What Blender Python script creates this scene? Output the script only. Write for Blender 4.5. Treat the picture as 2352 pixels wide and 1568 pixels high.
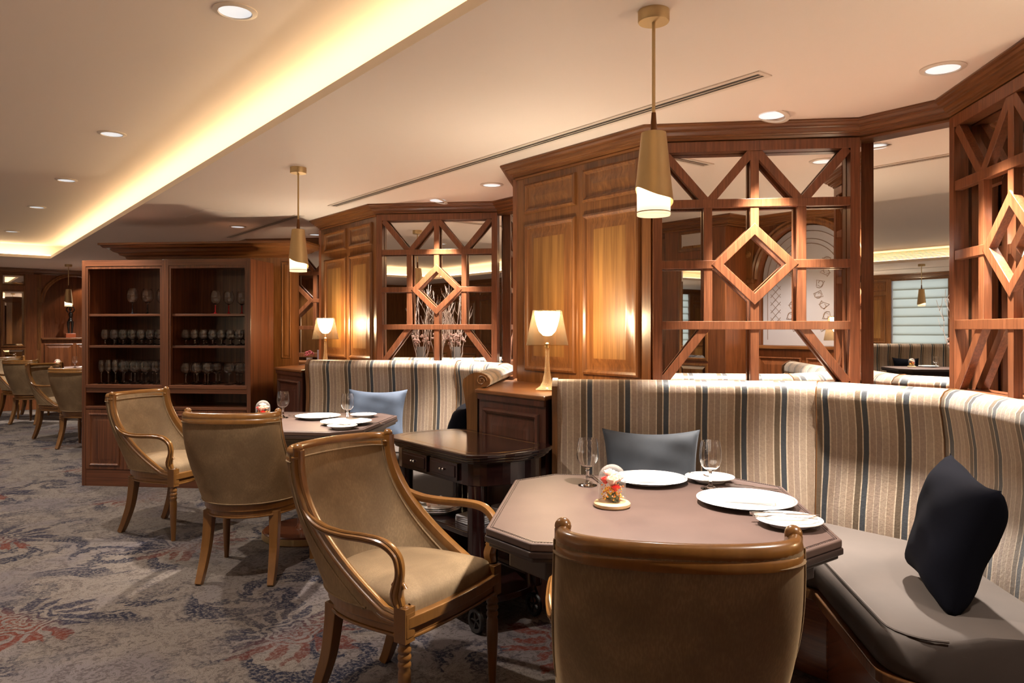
import bpy, math, random
from math import sin, cos, pi, sqrt, atan2, radians
from mathutils import Vector, Matrix
random.seed(7)
for o in list(bpy.data.objects): bpy.data.objects.remove(o)
SC = bpy.context.scene
C = SC.collection
# ------------------------------------------------------------------ camera
CAMZ = 1.34; FPX = 1720.0; CEIL = 2.36
cam = bpy.data.cameras.new('camera'); camo = bpy.data.objects.new('camera', cam); C.objects.link(camo)
cam.sensor_width = 36; cam.lens = FPX/2352*36; cam.shift_y = -27/2352
camo.location = (0, 0, CAMZ); camo.rotation_euler = (pi/2, 0, 0); cam.clip_start = 0.02
SC.camera = camo
# ------------------------------------------------------------------ world and exposure
w = bpy.data.worlds.new('world'); SC.world = w; w.use_nodes = True
w.node_tree.nodes['Background'].inputs[0].default_value = (1, .8, .6, 1)
w.node_tree.nodes['Background'].inputs[1].default_value = 0.02
SC.view_settings.view_transform = 'Standard'; SC.view_settings.look = 'None'
SC.view_settings.gamma = 1; SC.view_settings.use_curve_mapping = False
SC.view_settings.exposure = 0.95
# light levels (used by the lamps' builders)
E_PEND = 120.0; E_SPOT = 48.0; E_TRAY = 90.0; E_COVE = 7.5; E_LAMP = 85.0
WARM = (1.0, .72, .46); WARM2 = (1.0, .91, .81)
# ------------------------------------------------------------------ frame of the room: u runs away along the booths, v runs towards the mirror wall
TH = 0.66062   # local x = v, local y = u
CT, ST = cos(TH), sin(TH)
def P(u, v, z=0.0): return Vector((CT*v - ST*u, ST*v + CT*u, z))
def R45(): return TH - pi/4
# ------------------------------------------------------------------ mesh builder
class MB:
    def __init__(s): s.v = []; s.f = []; s.m = []; s.uv = {}; s.cm = 0
    def add(s, vs, fs, uvs=None):
        b = len(s.v); s.v += [tuple(p) for p in vs]
        s.f += [tuple(i+b for i in f) for f in fs]; s.m += [s.cm]*len(fs)
        if uvs:
            for i, q in enumerate(uvs): s.uv[b+i] = q
        return s
    def box(s, x0, x1, y0, y1, z0, z1):
        vs = [(x, y, z) for z in (z0, z1) for y in (y0, y1) for x in (x0, x1)]
        return s.add(vs, [(0,2,3,1),(4,5,7,6),(0,1,5,4),(2,6,7,3),(0,4,6,2),(1,3,7,5)])
    def bar(s, p0, p1, wd, dp, up=(0,1,0)):
        p0, p1, up = Vector(p0), Vector(p1), Vector(up).normalized()
        d = (p1-p0).normalized(); q = d.cross(up).normalized()
        vs = []
        for p in (p0, p1):
            for a, b in ((-1,-1),(1,-1),(1,1),(-1,1)): vs.append(p + q*(a*wd/2) + up*(b*dp/2))
        return s.add(vs, [(0,1,2,3),(7,6,5,4),(0,4,5,1),(1,5,6,2),(2,6,7,3),(3,7,4,0)])
    def prism(s, poly, z0, z1):
        n = len(poly)
        vs = [(x, y, z0) for x, y in poly] + [(x, y, z1) for x, y in poly]
        return s.add(vs, [tuple(range(n))[::-1], tuple(range(n, 2*n))] + [(i, (i+1) % n, n+(i+1) % n, n+i) for i in range(n)])
    def loft(s, rings, closed=True, cap=True, loop=False):
        n = len(rings[0]); vs = [p for r in rings for p in r]; fs = []
        m = len(rings)
        for j in range(m if loop else m-1):
            a = j*n; b = ((j+1) % m)*n
            for i in range(n if closed else n-1):
                k = (i+1) % n
                fs.append((a+i, a+k, b+k, b+i))
        if cap and closed and not loop:
            fs.append(tuple(range(n))[::-1]); fs.append(tuple((m-1)*n+i for i in range(n)))
        return s.add(vs, fs)
    def lathe(s, prof, n=24, c=(0,0,0), ax=None):
        rings = [[(c[0]+r*cos(2*pi*i/n), c[1]+r*sin(2*pi*i/n), c[2]+z) for i in range(n)] for r, z in prof]
        z0, z1 = prof[0][0] < .001, prof[-1][0] < .001
        return s.loft(rings, cap=False, loop=not (z0 or z1))
    def tube(s, pts, rad, n=10, prof=None, up=(0,0,1), cap=True):
        pts = [Vector(p) for p in pts]; m = len(pts)
        if not hasattr(rad, '__len__'): rad = [rad]*m
        if prof is None: prof = [(cos(2*pi*i/n), sin(2*pi*i/n)) for i in range(n)]
        rings = []; upv = Vector(up)
        for i, p in enumerate(pts):
            t = (pts[min(i+1, m-1)] - pts[max(i-1, 0)]).normalized()
            q = t.cross(upv)
            if q.length < 1e-4: q = t.cross(Vector((0.3, 1, 0)))
            q.normalize(); b = q.cross(t).normalized()
            upv = b
            rings.append([p + q*(a*rad[i]) + b*(c*rad[i]) for a, c in prof])
        return s.loft(rings, cap=cap)
    def sweep(s, poly, prof, closed=False, uvscale=None, stations=None, cap=True):
        """poly 2d path (left side = outward w>0 when going forward: uses right normal), prof list of (w,z) closed"""
        n = len(poly); rings = []
        for i in range(n):
            p = Vector(poly[i])
            if closed: a = (p-Vector(poly[i-1])).normalized(); b = (Vector(poly[(i+1) % n])-p).normalized()
            else:
                a = (p-Vector(poly[i-1])).normalized() if i > 0 else None
                b = (Vector(poly[i+1])-p).normalized() if i < n-1 else None
                if a is None: a = b
                if b is None: b = a
            na = Vector((a.y, -a.x)); nb = Vector((b.y, -b.x)); nn = (na+nb).normalized()
            k = 1/max(.3, nn.dot(na))
            rings.append([(p.x+nn.x*w_*k, p.y+nn.y*w_*k, z) for w_, z in (stations[i] if stations else prof)])
        b0 = len(s.v)
        s.loft(rings, closed=True, cap=cap, loop=closed)
        if uvscale is not None:
            L = 0; q = 0
            pl = len(rings[0])
            for i in range(n):
                if i: L += (Vector(poly[i])-Vector(poly[i-1])).length
                for j in range(pl): s.uv[b0+i*pl+j] = (L, rings[i][j][2])
        return s
    def grid(s, fn, nu, nv, uvs=None, cu=False):
        vs = []; u_ = []
        for j in range(nv+1):
            for i in range(nu+1):
                vs.append(fn(i/nu, j/nv))
                if uvs: u_.append(uvs(i/nu, j/nv))
        fs = [(j*(nu+1)+i, j*(nu+1)+i+1, (j+1)*(nu+1)+i+1, (j+1)*(nu+1)+i) for j in range(nv) for i in range(nu)]
        return s.add(vs, fs, u_ or None)
    def ball(s, c, r, n=10, m=6, sc=(1,1,1)):
        rings = [[(c[0]+r*sc[0]*sin(pi*j/m)*cos(2*pi*i/n), c[1]+r*sc[1]*sin(pi*j/m)*sin(2*pi*i/n), c[2]-r*sc[2]*cos(pi*j/m)) for i in range(n)] for j in range(1, m)]
        rings = [[(c[0], c[1], c[2]-r*sc[2])]*n] + rings + [[(c[0], c[1], c[2]+r*sc[2])]*n]
        return s.loft(rings, cap=False)
    def build(s, name, mats, parent=None, smooth=False, bevel=0, off=None, ang=35, seg=2):
        me = bpy.data.meshes.new(name)
        vs = s.v if off is None else [(x-off[0], y-off[1], z-off[2]) for x, y, z in s.v]
        me.from_pydata(vs, [], s.f)
        if not isinstance(mats, (list, tuple)): mats = [mats]
        for m in mats: me.materials.append(m)
        me.polygons.foreach_set('material_index', s.m)
        if s.uv:
            ul = me.uv_layers.new(name='UVMap')
            for l in me.loops: ul.data[l.index].uv = s.uv.get(l.vertex_index, (0, 0))
        import bmesh
        bm = bmesh.new(); bm.from_mesh(me)
        bmesh.ops.remove_doubles(bm, verts=bm.verts, dist=1e-6)
        bmesh.ops.recalc_face_normals(bm, faces=bm.faces); bm.to_mesh(me); bm.free()
        if smooth:
            me.polygons.foreach_set('use_smooth', [True]*len(me.polygons))
            me.set_sharp_from_angle(angle=radians(ang))
        me.update()
        o = bpy.data.objects.new(name, me); C.objects.link(o)
        if parent: o.parent = parent
        if bevel:
            b = o.modifiers.new('bevel', 'BEVEL'); b.width = bevel; b.segments = seg; b.limit_method = 'ANGLE'; b.angle_limit = radians(40)
            b.harden_normals = False
        return o
def thing(name, label, cat, loc=(0,0,0), rz=0, group=None):
    o = bpy.data.objects.new(name, None); C.objects.link(o); o.empty_display_size = .1
    o.location = loc; o.rotation_euler = (0, 0, rz)
    return tag(o, label, cat, group)
def tag(o, label, cat, group=None):
    o['label'] = label; o['category'] = cat
    if group: o['group'] = group
    return o
def struct(o): o['kind'] = 'structure'; return o
def dup(root, loc=None, rz=None, label=None, group=None):
    r = root.copy(); C.objects.link(r)
    if loc is not None: r.location = loc
    if rz is not None: r.rotation_euler = (0, 0, rz)
    if label: r['label'] = label
    if group: r['group'] = group
    for ch in list(root.children):
        c = ch.copy(); C.objects.link(c); c.parent = r
        for g in ch.children:
            d = g.copy(); C.objects.link(d); d.parent = c
    return r
def face(pl, pr):
    """location and angle of a wall face seen from the room: pl left (u,v), pr right (u,v); local x right, y into the wall"""
    a = P(*pl); b = P(*pr); d = b-a
    return a, atan2(d.y, d.x), d.length
def spline(pts, n=8):
    pts = [Vector(p) for p in pts]; out = []
    for i in range(len(pts)-1):
        p0 = pts[max(i-1, 0)]; p1 = pts[i]; p2 = pts[i+1]; p3 = pts[min(i+2, len(pts)-1)]
        for k in range(n):
            t = k/n
            out.append(.5*((2*p1)+(p2-p0)*t+(2*p0-5*p1+4*p2-p3)*t*t+(3*p1-p0-3*p2+p3)*t**3))
    out.append(pts[-1]); return out
# ------------------------------------------------------------------ materials
MATS = {}
def newmat(name):
    m = bpy.data.materials.new(name); m.use_nodes = True; nt = m.node_tree
    return m, nt, nt.nodes['Principled BSDF']
def flat(name, col, rough=.5, metal=0, spec=.5, bump=0, bscale=80, sheen=0, var=0, vscale=6, coat=0, aniso=None):
    m, nt, b = newmat(name)
    b.inputs['Base Color'].default_value = (*col, 1); b.inputs['Roughness'].default_value = rough
    b.inputs['Metallic'].default_value = metal; b.inputs['Specular IOR Level'].default_value = spec
    if sheen:
        b.inputs['Sheen Weight'].default_value = sheen; b.inputs['Sheen Roughness'].default_value = .4
        b.inputs['Sheen Tint'].default_value = (*[min(1, c*2+.1) for c in col], 1)
    if coat: b.inputs['Coat Weight'].default_value = coat; b.inputs['Coat Roughness'].default_value = .12
    tc = nt.nodes.new('ShaderNodeTexCoord')
    if var:
        n = nt.nodes.new('ShaderNodeTexNoise'); n.inputs['Scale'].default_value = vscale; n.inputs['Detail'].default_value = 5
        nt.links.new(tc.outputs['Object'], n.inputs['Vector'])
        r = nt.nodes.new('ShaderNodeValToRGB'); r.color_ramp.elements[0].position = .3; r.color_ramp.elements[1].position = .7
        r.color_ramp.elements[0].color = (*[c*(1-var) for c in col], 1); r.color_ramp.elements[1].color = (*[min(1, c*(1+var)) for c in col], 1)
        nt.links.new(n.outputs['Fac'], r.inputs[0]); nt.links.new(r.outputs[0], b.inputs['Base Color'])
    if bump:
        n = nt.nodes.new('ShaderNodeTexNoise'); n.inputs['Scale'].default_value = bscale; n.inputs['Detail'].default_value = 3
        nt.links.new(tc.outputs['Object'], n.inputs['Vector'])
        bp = nt.nodes.new('ShaderNodeBump'); bp.inputs['Strength'].default_value = bump; bp.inputs['Distance'].default_value = .004
        nt.links.new(n.outputs['Fac'], bp.inputs['Height']); nt.links.new(bp.outputs[0], b.inputs['Normal'])
    return m
def wood(name, dark, mid, light, axis='z', rough=.32, scale=28, stretch=.045, coat=.25, zebra=0):
    m, nt, b = newmat(name)
    tc = nt.nodes.new('ShaderNodeTexCoord'); mp = nt.nodes.new('ShaderNodeMapping')
    sc = {'z': (1, 1, stretch), 'x': (stretch, 1, 1), 'y': (1, stretch, 1), 'h': (stretch, stretch, 1)}[axis]
    mp.inputs['Scale'].default_value = sc; nt.links.new(tc.outputs['Object'], mp.inputs['Vector'])
    n = nt.nodes.new('ShaderNodeTexNoise'); n.inputs['Scale'].default_value = scale; n.inputs['Detail'].default_value = 8
    n.inputs['Roughness'].default_value = .62; n.inputs['Distortion'].default_value = .4
    nt.links.new(mp.outputs[0], n.inputs['Vector'])
    r = nt.nodes.new('ShaderNodeValToRGB'); e = r.color_ramp.elements
    e[0].position = .30; e[0].color = (*dark, 1); e[1].position = .72; e[1].color = (*light, 1)
    k = e.new(.5); k.color = (*mid, 1)
    nt.links.new(n.outputs['Fac'], r.inputs[0])
    src = r.outputs[0]
    n2 = nt.nodes.new('ShaderNodeTexNoise'); n2.inputs['Scale'].default_value = scale*4; n2.inputs['Detail'].default_value = 4
    nt.links.new(mp.outputs[0], n2.inputs['Vector'])
    mx = nt.nodes.new('ShaderNodeMix'); mx.data_type = 'RGBA'; mx.blend_type = 'MULTIPLY'; mx.inputs['Factor'].default_value = .55+zebra
    r2 = nt.nodes.new('ShaderNodeValToRGB'); r2.color_ramp.elements[0].position = .35; r2.color_ramp.elements[0].color = (.45, .4, .38, 1)
    r2.color_ramp.elements[1].position = .62; r2.color_ramp.elements[1].color = (1, 1, 1, 1)
    nt.links.new(n2.outputs['Fac'], r2.inputs[0]); nt.links.new(src, mx.inputs[6]); nt.links.new(r2.outputs[0], mx.inputs[7])
    nt.links.new(mx.outputs[2], b.inputs['Base Color'])
    b.inputs['Roughness'].default_value = rough; b.inputs['Coat Weight'].default_value = coat; b.inputs['Coat Roughness'].default_value = .15
    bp = nt.nodes.new('ShaderNodeBump'); bp.inputs['Strength'].default_value = .08; bp.inputs['Distance'].default_value = .002
    nt.links.new(n2.outputs['Fac'], bp.inputs['Height']); nt.links.new(bp.outputs[0], b.inputs['Normal'])
    return m
def emis(name, col, s):
    m, nt, b = newmat(name)
    b.inputs['Base Color'].default_value = (*col, 1); b.inputs['Emission Color'].default_value = (*col, 1); b.inputs['Emission Strength'].default_value = s
    return m
def glass(name, col=(1,1,1), rough=0.0, ior=1.45):
    m, nt, b = newmat(name)
    b.inputs['Base Color'].default_value = (*col, 1); b.inputs['Roughness'].default_value = rough
    b.inputs['Transmission Weight'].default_value = 1; b.inputs['IOR'].default_value = ior
    return m
M = {}
M['wood'] = wood('cherry_wood', (.125,.044,.013), (.195,.076,.022), (.265,.112,.033), 'z')
M['wood_h'] = wood('cherry_wood_horizontal', (.125,.043,.013), (.195,.074,.022), (.27,.112,.034), 'h')
M['lattice'] = wood('lattice_wood', (.15,.050,.02), (.215,.074,.029), (.27,.098,.04), 'z', scale=40, rough=.38)
M['lamplit'] = wood('lamplit_field_wood', (.20,.09,.024), (.27,.128,.034), (.34,.165,.048), 'z', scale=22, stretch=.03, rough=.45, coat=.0)  # pier wood again, with the lamps' golden light put into its colour
M['case'] = wood('cabinet_wood', (.07,.022,.009), (.13,.042,.016), (.20,.07,.026), 'z', scale=34, stretch=.02, rough=.4, zebra=.15)
M['case_h'] = wood('cabinet_wood_horizontal', (.07,.022,.009), (.13,.042,.016), (.19,.065,.025), 'x', scale=34, stretch=.02, rough=.4)
M['darkpanel'] = wood('dark_panel_wood', (.035,.012,.007), (.06,.019,.011), (.085,.028,.015), 'z', rough=.34)
M['endwall'] = wood('end_wall_wood', (.14,.042,.014), (.20,.064,.02), (.27,.09,.03), 'z', rough=.36)
M['mahog'] = wood('dark_mahogany', (.008,.002,.002), (.014,.004,.004), (.022,.007,.006), 'h', rough=.16, coat=.7)
M['chair'] = wood('chair_wood', (.165,.068,.015), (.195,.083,.018), (.23,.10,.023), 'z', scale=14, stretch=.2, rough=.3, coat=.4, zebra=-.35)
M['chair_w'] = wood('chair_leg_wood', (.13,.054,.013), (.16,.067,.016), (.19,.082,.020), 'z', scale=14, stretch=.1, rough=.32, coat=.35, zebra=-.35)
M['edge'] = wood('booth_edge_wood', (.09,.038,.012), (.13,.055,.017), (.17,.075,.024), 'z', rough=.35)
M['plinth'] = wood('pedestal_wood', (.10,.03,.012), (.16,.05,.018), (.22,.07,.026), 'h', rough=.25, coat=.5)
M['mirror'] = flat('mirror_silver', (.88,.87,.85), .008, 1)
M['brass'] = flat('brushed_brass', (.60,.46,.26), .48, 1, bump=.0)
M['bronze'] = flat('dark_bronze', (.16,.075,.035), .4, 1)
M['gold'] = flat('gold_ring', (.75,.5,.22), .25, 1)
M['steel'] = flat('polished_steel', (.75,.73,.70), .16, 1)
M['ceil'] = flat('ceiling_paint', (.85,.76,.69), .62, spec=.35)
M['ceilw'] = flat('ceiling_trim', (.70,.62,.54), .4)
M['slot'] = flat('slot_black', (.03,.025,.02), .6)
M['leather'] = flat('table_leather', (.075,.047,.039), .5, spec=.3, var=.10, vscale=9, bump=.12, bscale=420)
M['leather_edge'] = flat('table_leather_edge', (.03,.019,.017), .34, bump=.1, bscale=300)
M['seat'] = flat('taupe_velvet', (.046,.033,.026), .8, sheen=.12, var=.14, vscale=4, bump=.05, bscale=500)
M['china'] = flat('white_china', (.86,.85,.82), .12, coat=.5)
M['napkin'] = flat('white_napkin', (.86,.86,.86), .85, bump=.2, bscale=300)
M['pillow_a'] = flat('slate_velvet', (.03,.036,.046), .8, sheen=.2, var=.15, vscale=12)
M['pillow_b'] = flat('navy_velvet', (.003,.003,.0055), .95, spec=.08)
M['pillow_c'] = flat('blue_grey_velvet', (.068,.092,.14), .8, sheen=.2, var=.12, vscale=12)
M['black'] = flat('black_rubber', (.015,.013,.012), .4)
M['bronze_fig'] = flat('black_figurine', (.012,.01,.009), .22, coat=.5)
M['red_base'] = flat('reddish_base', (.30,.07,.025), .35)
M['glass'] = glass('clear_glass'); M['glass_black'] = flat('black_glass', (.01,.01,.012), .08); M['glass_red'] = flat('red_glass', (.35,.015,.02), .08)
M['acryl'] = glass('clear_acrylic', (1,.93,.82), .02)
M['birch'] = flat('pale_wood', (.45,.29,.15), .5, var=.1)
M['rose_w'] = flat('cream_petal', (.85,.70,.60), .7); M['rose_r'] = flat('red_petal', (.75,.06,.04), .7)
M['blossom'] = flat('orange_blossom', (.85,.32,.03), .7); M['moss'] = flat('moss', (.11,.13,.05), .9, bump=.5)
M['vase'] = flat('grey_vase', (.30,.28,.28), .5); M['twig'] = flat('pale_twig', (.75,.62,.55), .8); M['bloom'] = flat('dried_bloom', (.62,.40,.34), .9, bump=.5)
M['pink'] = flat('pink_bloom', (.35,.07,.08), .9); M['box'] = flat('lilac_box', (.32,.25,.28), .6)
M['cloth'] = flat('grey_cloth', (.35,.33,.34), .9)
M['lampglow'] = emis('lamp_diffuser', (1.0,.84,.62), E_LAMP)
M['pendglow'] = emis('pendant_diffuser', (1.0,.84,.64), 7.0)
M['cove'] = emis('cove_strip', (1.0,.75,.42), E_COVE)
M['reflector'] = emis('lamp_reflector', (.86,.93,1.0), .32)
def mixmat(name, col, alpha, rough=.08, trans=(1,1,1), edge=.45):
    m = bpy.data.materials.new(name); m.use_nodes = True; nt = m.node_tree
    b = nt.nodes['Principled BSDF']; out = nt.nodes['Material Output']
    b.inputs['Base Color'].default_value = (*col, 1); b.inputs['Roughness'].default_value = rough
    t = nt.nodes.new('ShaderNodeBsdfTransparent'); t.inputs[0].default_value = (*trans, 1)
    mx = nt.nodes.new('ShaderNodeMixShader')
    lw = nt.nodes.new('ShaderNodeLayerWeight'); lw.inputs[0].default_value = .35
    ma = nt.nodes.new('ShaderNodeMath'); ma.operation = 'MULTIPLY_ADD'; ma.inputs[1].default_value = edge; ma.inputs[2].default_value = alpha
    nt.links.new(lw.outputs['Facing'], ma.inputs[0]); nt.links.new(ma.outputs[0], mx.inputs[0])
    nt.links.new(t.outputs[0], mx.inputs[1]); nt.links.new(b.outputs[0], mx.inputs[2]); nt.links.new(mx.outputs[0], out.inputs[0])
    return m
M['shade'] = mixmat('smoky_lamp_shade', (.07,.055,.04), .12, .15, (1,.93,.82), .5)
M['acryl'] = mixmat('clear_acrylic', (.8,.62,.36), .14, .04, (1,.95,.88), .6)
M['dome'] = mixmat('thin_glass_dome', (.5,.46,.42), .01, .03, edge=.28)
M['thin'] = mixmat('thin_glass', (.5,.5,.52), .015, .03, edge=.22)
def translucent(name, col, alpha=.75):
    m = bpy.data.materials.new(name); m.use_nodes = True; nt = m.node_tree; out = nt.nodes['Material Output']
    nt.nodes.remove(nt.nodes['Principled BSDF'])
    d = nt.nodes.new('ShaderNodeBsdfDiffuse'); t = nt.nodes.new('ShaderNodeBsdfTranslucent')
    d.inputs[0].default_value = (*col, 1); t.inputs[0].default_value = (*col, 1)
    mx = nt.nodes.new('ShaderNodeMixShader'); mx.inputs[0].default_value = alpha
    nt.links.new(d.outputs[0], mx.inputs[1]); nt.links.new(t.outputs[0], mx.inputs[2]); nt.links.new(mx.outputs[0], out.inputs[0])
    return m
M['blind'] = translucent('sheer_blind', (.50,.48,.42), .8)
M['sky'] = emis('window_daylight', (.62,.74,.82), 1.1)
M['etched'] = flat('etched_glass', (.36,.34,.36), .35)
M['etch_line'] = flat('etched_line', (.20,.13,.10), .6)
# --- expression helper for node maths
class E:
    nt = None
    def __init__(s, sock): s.s = sock
    @staticmethod
    def op(o, *a):
        n = E.nt.nodes.new('ShaderNodeMath'); n.operation = o
        for i, x in enumerate(a):
            if isinstance(x, E): E.nt.links.new(x.s, n.inputs[i])
            else: n.inputs[i].default_value = x
        return E(n.outputs[0])
    def __add__(s, o): return E.op('ADD', s, o)
    __radd__ = __add__
    def __sub__(s, o): return E.op('SUBTRACT', s, o)
    def __rsub__(s, o): return E.op('SUBTRACT', o, s)
    def __mul__(s, o): return E.op('MULTIPLY', s, o)
    __rmul__ = __mul__
    def __truediv__(s, o): return E.op('DIVIDE', s, o)
def emax(a, b): return E.op('MAXIMUM', a, b)
def emin(a, b): return E.op('MINIMUM', a, b)
def step(x, lo, hi):
    n = E.nt.nodes.new('ShaderNodeMapRange'); n.interpolation_type = 'SMOOTHSTEP'
    E.nt.links.new(x.s, n.inputs[0]); n.inputs[1].default_value = lo; n.inputs[2].default_value = hi
    return E(n.outputs[0])
def enoise(vec, scale, detail=3, dist=0, rough=.5):
    n = E.nt.nodes.new('ShaderNodeTexNoise'); n.inputs['Scale'].default_value = scale; n.inputs['Detail'].default_value = detail
    n.inputs['Distortion'].default_value = dist; n.inputs['Roughness'].default_value = rough
    E.nt.links.new(vec, n.inputs['Vector']); return E(n.outputs['Fac'])
def emix(f, a, b):
    n = E.nt.nodes.new('ShaderNodeMix'); n.data_type = 'RGBA'
    E.nt.links.new(f.s, n.inputs[0])
    for i, x in ((6, a), (7, b)):
        if isinstance(x, tuple): n.inputs[i].default_value = (*x, 1)
        else: E.nt.links.new(x, n.inputs[i])
    return n.outputs[2]
def carpet():
    m, nt, b = newmat('damask_carpet'); E.nt = nt
    tc = nt.nodes.new('ShaderNodeTexCoord'); vec0 = tc.outputs['Object']
    wn = nt.nodes.new('ShaderNodeTexNoise'); wn.inputs['Scale'].default_value = 7; wn.inputs['Detail'].default_value = 6
    nt.links.new(vec0, wn.inputs['Vector'])
    vm = nt.nodes.new('ShaderNodeVectorMath'); vm.operation = 'MULTIPLY_ADD'
    nt.links.new(wn.outputs['Color'], vm.inputs[0]); vm.inputs[1].default_value = (.14, .14, 0); nt.links.new(vec0, vm.inputs[2])
    sp = nt.nodes.new('ShaderNodeSeparateXYZ'); nt.links.new(vm.outputs[0], sp.inputs[0])
    X, Y = E(sp.outputs[0]), E(sp.outputs[1])
    def cell(x, y, w_, h_, ox, oy):
        cx = E.op('FRACT', (x+ox)/w_); cy = E.op('FRACT', (y+oy)/h_)
        return (cx-.5)*w_, (cy-.5)*h_
    def medal(ox, oy, w_=1.9, h_=1.7, R=.33):
        x, y = cell(X, Y, w_, h_, ox, oy)
        r = E.op('SQRT', x*x+y*y); th = E.op('ARCTAN2', y, x)
        lob = E.op('ABSOLUTE', E.op('SINE', th*4.0))
        frill = E.op('SINE', th*36.0)*.02
        edge = R*.72 + lob*(R*.34) + frill
        inside = step(edge-r, 0.0, .012)
        leaf = E.op('SINE', th*16.0 + E.op('LOGARITHM', r+.02, 2.718)*5.0)
        shell = E.op('SINE', r*150.0 + E.op('SINE', th*5.0)*2.6)
        inner = step(.16-r, 0, .02)
        body = inner*step(shell, -.1, .3) + (1.0-inner)*step(leaf, -.55, -.15)
        return inside*body, r, th, x, y
    def scroll(ox, oy, w_=1.9, h_=1.7, R=.62):
        x, y = cell(X, Y, w_, h_, ox, oy)
        r = E.op('SQRT', x*x+y*y*1.2); th = E.op('ARCTAN2', y, x)
        rr = R*(.86) + E.op('SINE', th*4.0)*.09
        d = E.op('ABSOLUTE', r-rr)
        fr = E.op('SINE', th*46.0 + r*40.0)*.5+.5
        wd = .018 + fr*.05
        main = step(wd-d, 0, .012)
        return main*step(E.op('SINE', th*4.0+.6), -.5, -.1)
    def spiral(ox, oy, w_, h_, R, k, d_, arms=2.0):
        x, y = cell(X, Y, w_, h_, ox, oy)
        r = E.op('SQRT', x*x+y*y); th = E.op('ARCTAN2', y, x)
        fr = E.op('SINE', th*14.0 + r*90.0)*.45
        v = E.op('SINE', th*(d_*arms) + E.op('LOGARITHM', r+.03, 2.718)*k + fr)
        return step(v, .25, .5)*step(R-r, 0, .03)
    sp1 = spiral(.0, .0, .95, .85, .40, 5.0, 1.0); sp2 = spiral(.47, .42, .95, .85, .26, 7.0, -1.0, 3.0)
    sp3 = spiral(.15, .30, .48, .43, .19, 9.0, 1.0, 2.0)
    v1 = nt.nodes.new('ShaderNodeTexVoronoi'); v1.inputs['Scale'].default_value = 5.5
    nt.links.new(vm.outputs[0], v1.inputs['Vector']); vd = E(v1.outputs['Distance'])
    curls = step(E.op('SINE', vd*34.0), .55, .8)
    vein = step(enoise(vm.outputs[0], 14, 3, 3.0), .53, .56)*step(enoise(vm.outputs[0], 30, 2, 2.0), .45, .5)
    worn = step(enoise(vec0, 55, 4, 0, .7), .40, .56)
    zone = enoise(vec0, 1.1, 2)
    zA = step(zone, .42, .56); zone2 = enoise(vec0, .8, 1)
    m1, r1, t1, x1, y1 = medal(.55, .10); m2, r2, t2, x2, y2 = medal(1.5, .95)
    s1 = scroll(.55, .10); s2 = scroll(1.5, .95)
    gr = step(enoise(vec0, 260, 2), .3, .7)
    base = emix(gr, (.092,.075,.064), (.178,.147,.125))
    base = emix(step(enoise(vec0, 1.7, 3), .45, .65)*.55, base, (.085,.073,.085))
    faint = emax(emax(curls*.6, vein), sp3)*worn*.8
    c = emix(faint*(.6+zone2*.6), base, (.045,.033,.032))
    navyf = emax(emax(s1, s2)*.8, emax(sp1, sp2)*(zA*.9+.12))*(worn*.75+.25)*(.4+zA*.6)
    c = emix(emin(navyf, 1.0+navyf*0), c, (.0115,.012,.022))
    half = step(x1+y1*.5, -.02, .12)
    mcol = emix(half, (.085,.018,.010), (.014,.013,.024))
    c = emix(m1*(worn*.5+.5)*.95, c, mcol)
    half2 = step(y2-x2*.4, -.05, .1)
    mcol2 = emix(half2, (.07,.018,.012), (.012,.012,.022))
    c = emix(m2*(worn*.6+.35)*(.35+zA*.6), c, mcol2)
    nt.links.new(c, b.inputs['Base Color'])
    b.inputs['Roughness'].default_value = .95; b.inputs['Specular IOR Level'].default_value = .1
    bp = nt.nodes.new('ShaderNodeBump'); bp.inputs['Strength'].default_value = .5; bp.inputs['Distance'].default_value = .004
    n = nt.nodes.new('ShaderNodeTexNoise'); n.inputs['Scale'].default_value = 300; nt.links.new(vec0, n.inputs['Vector'])
    nt.links.new(n.outputs['Fac'], bp.inputs['Height']); nt.links.new(bp.outputs[0], b.inputs['Normal'])
    return m
M['carpet'] = carpet()
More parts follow.
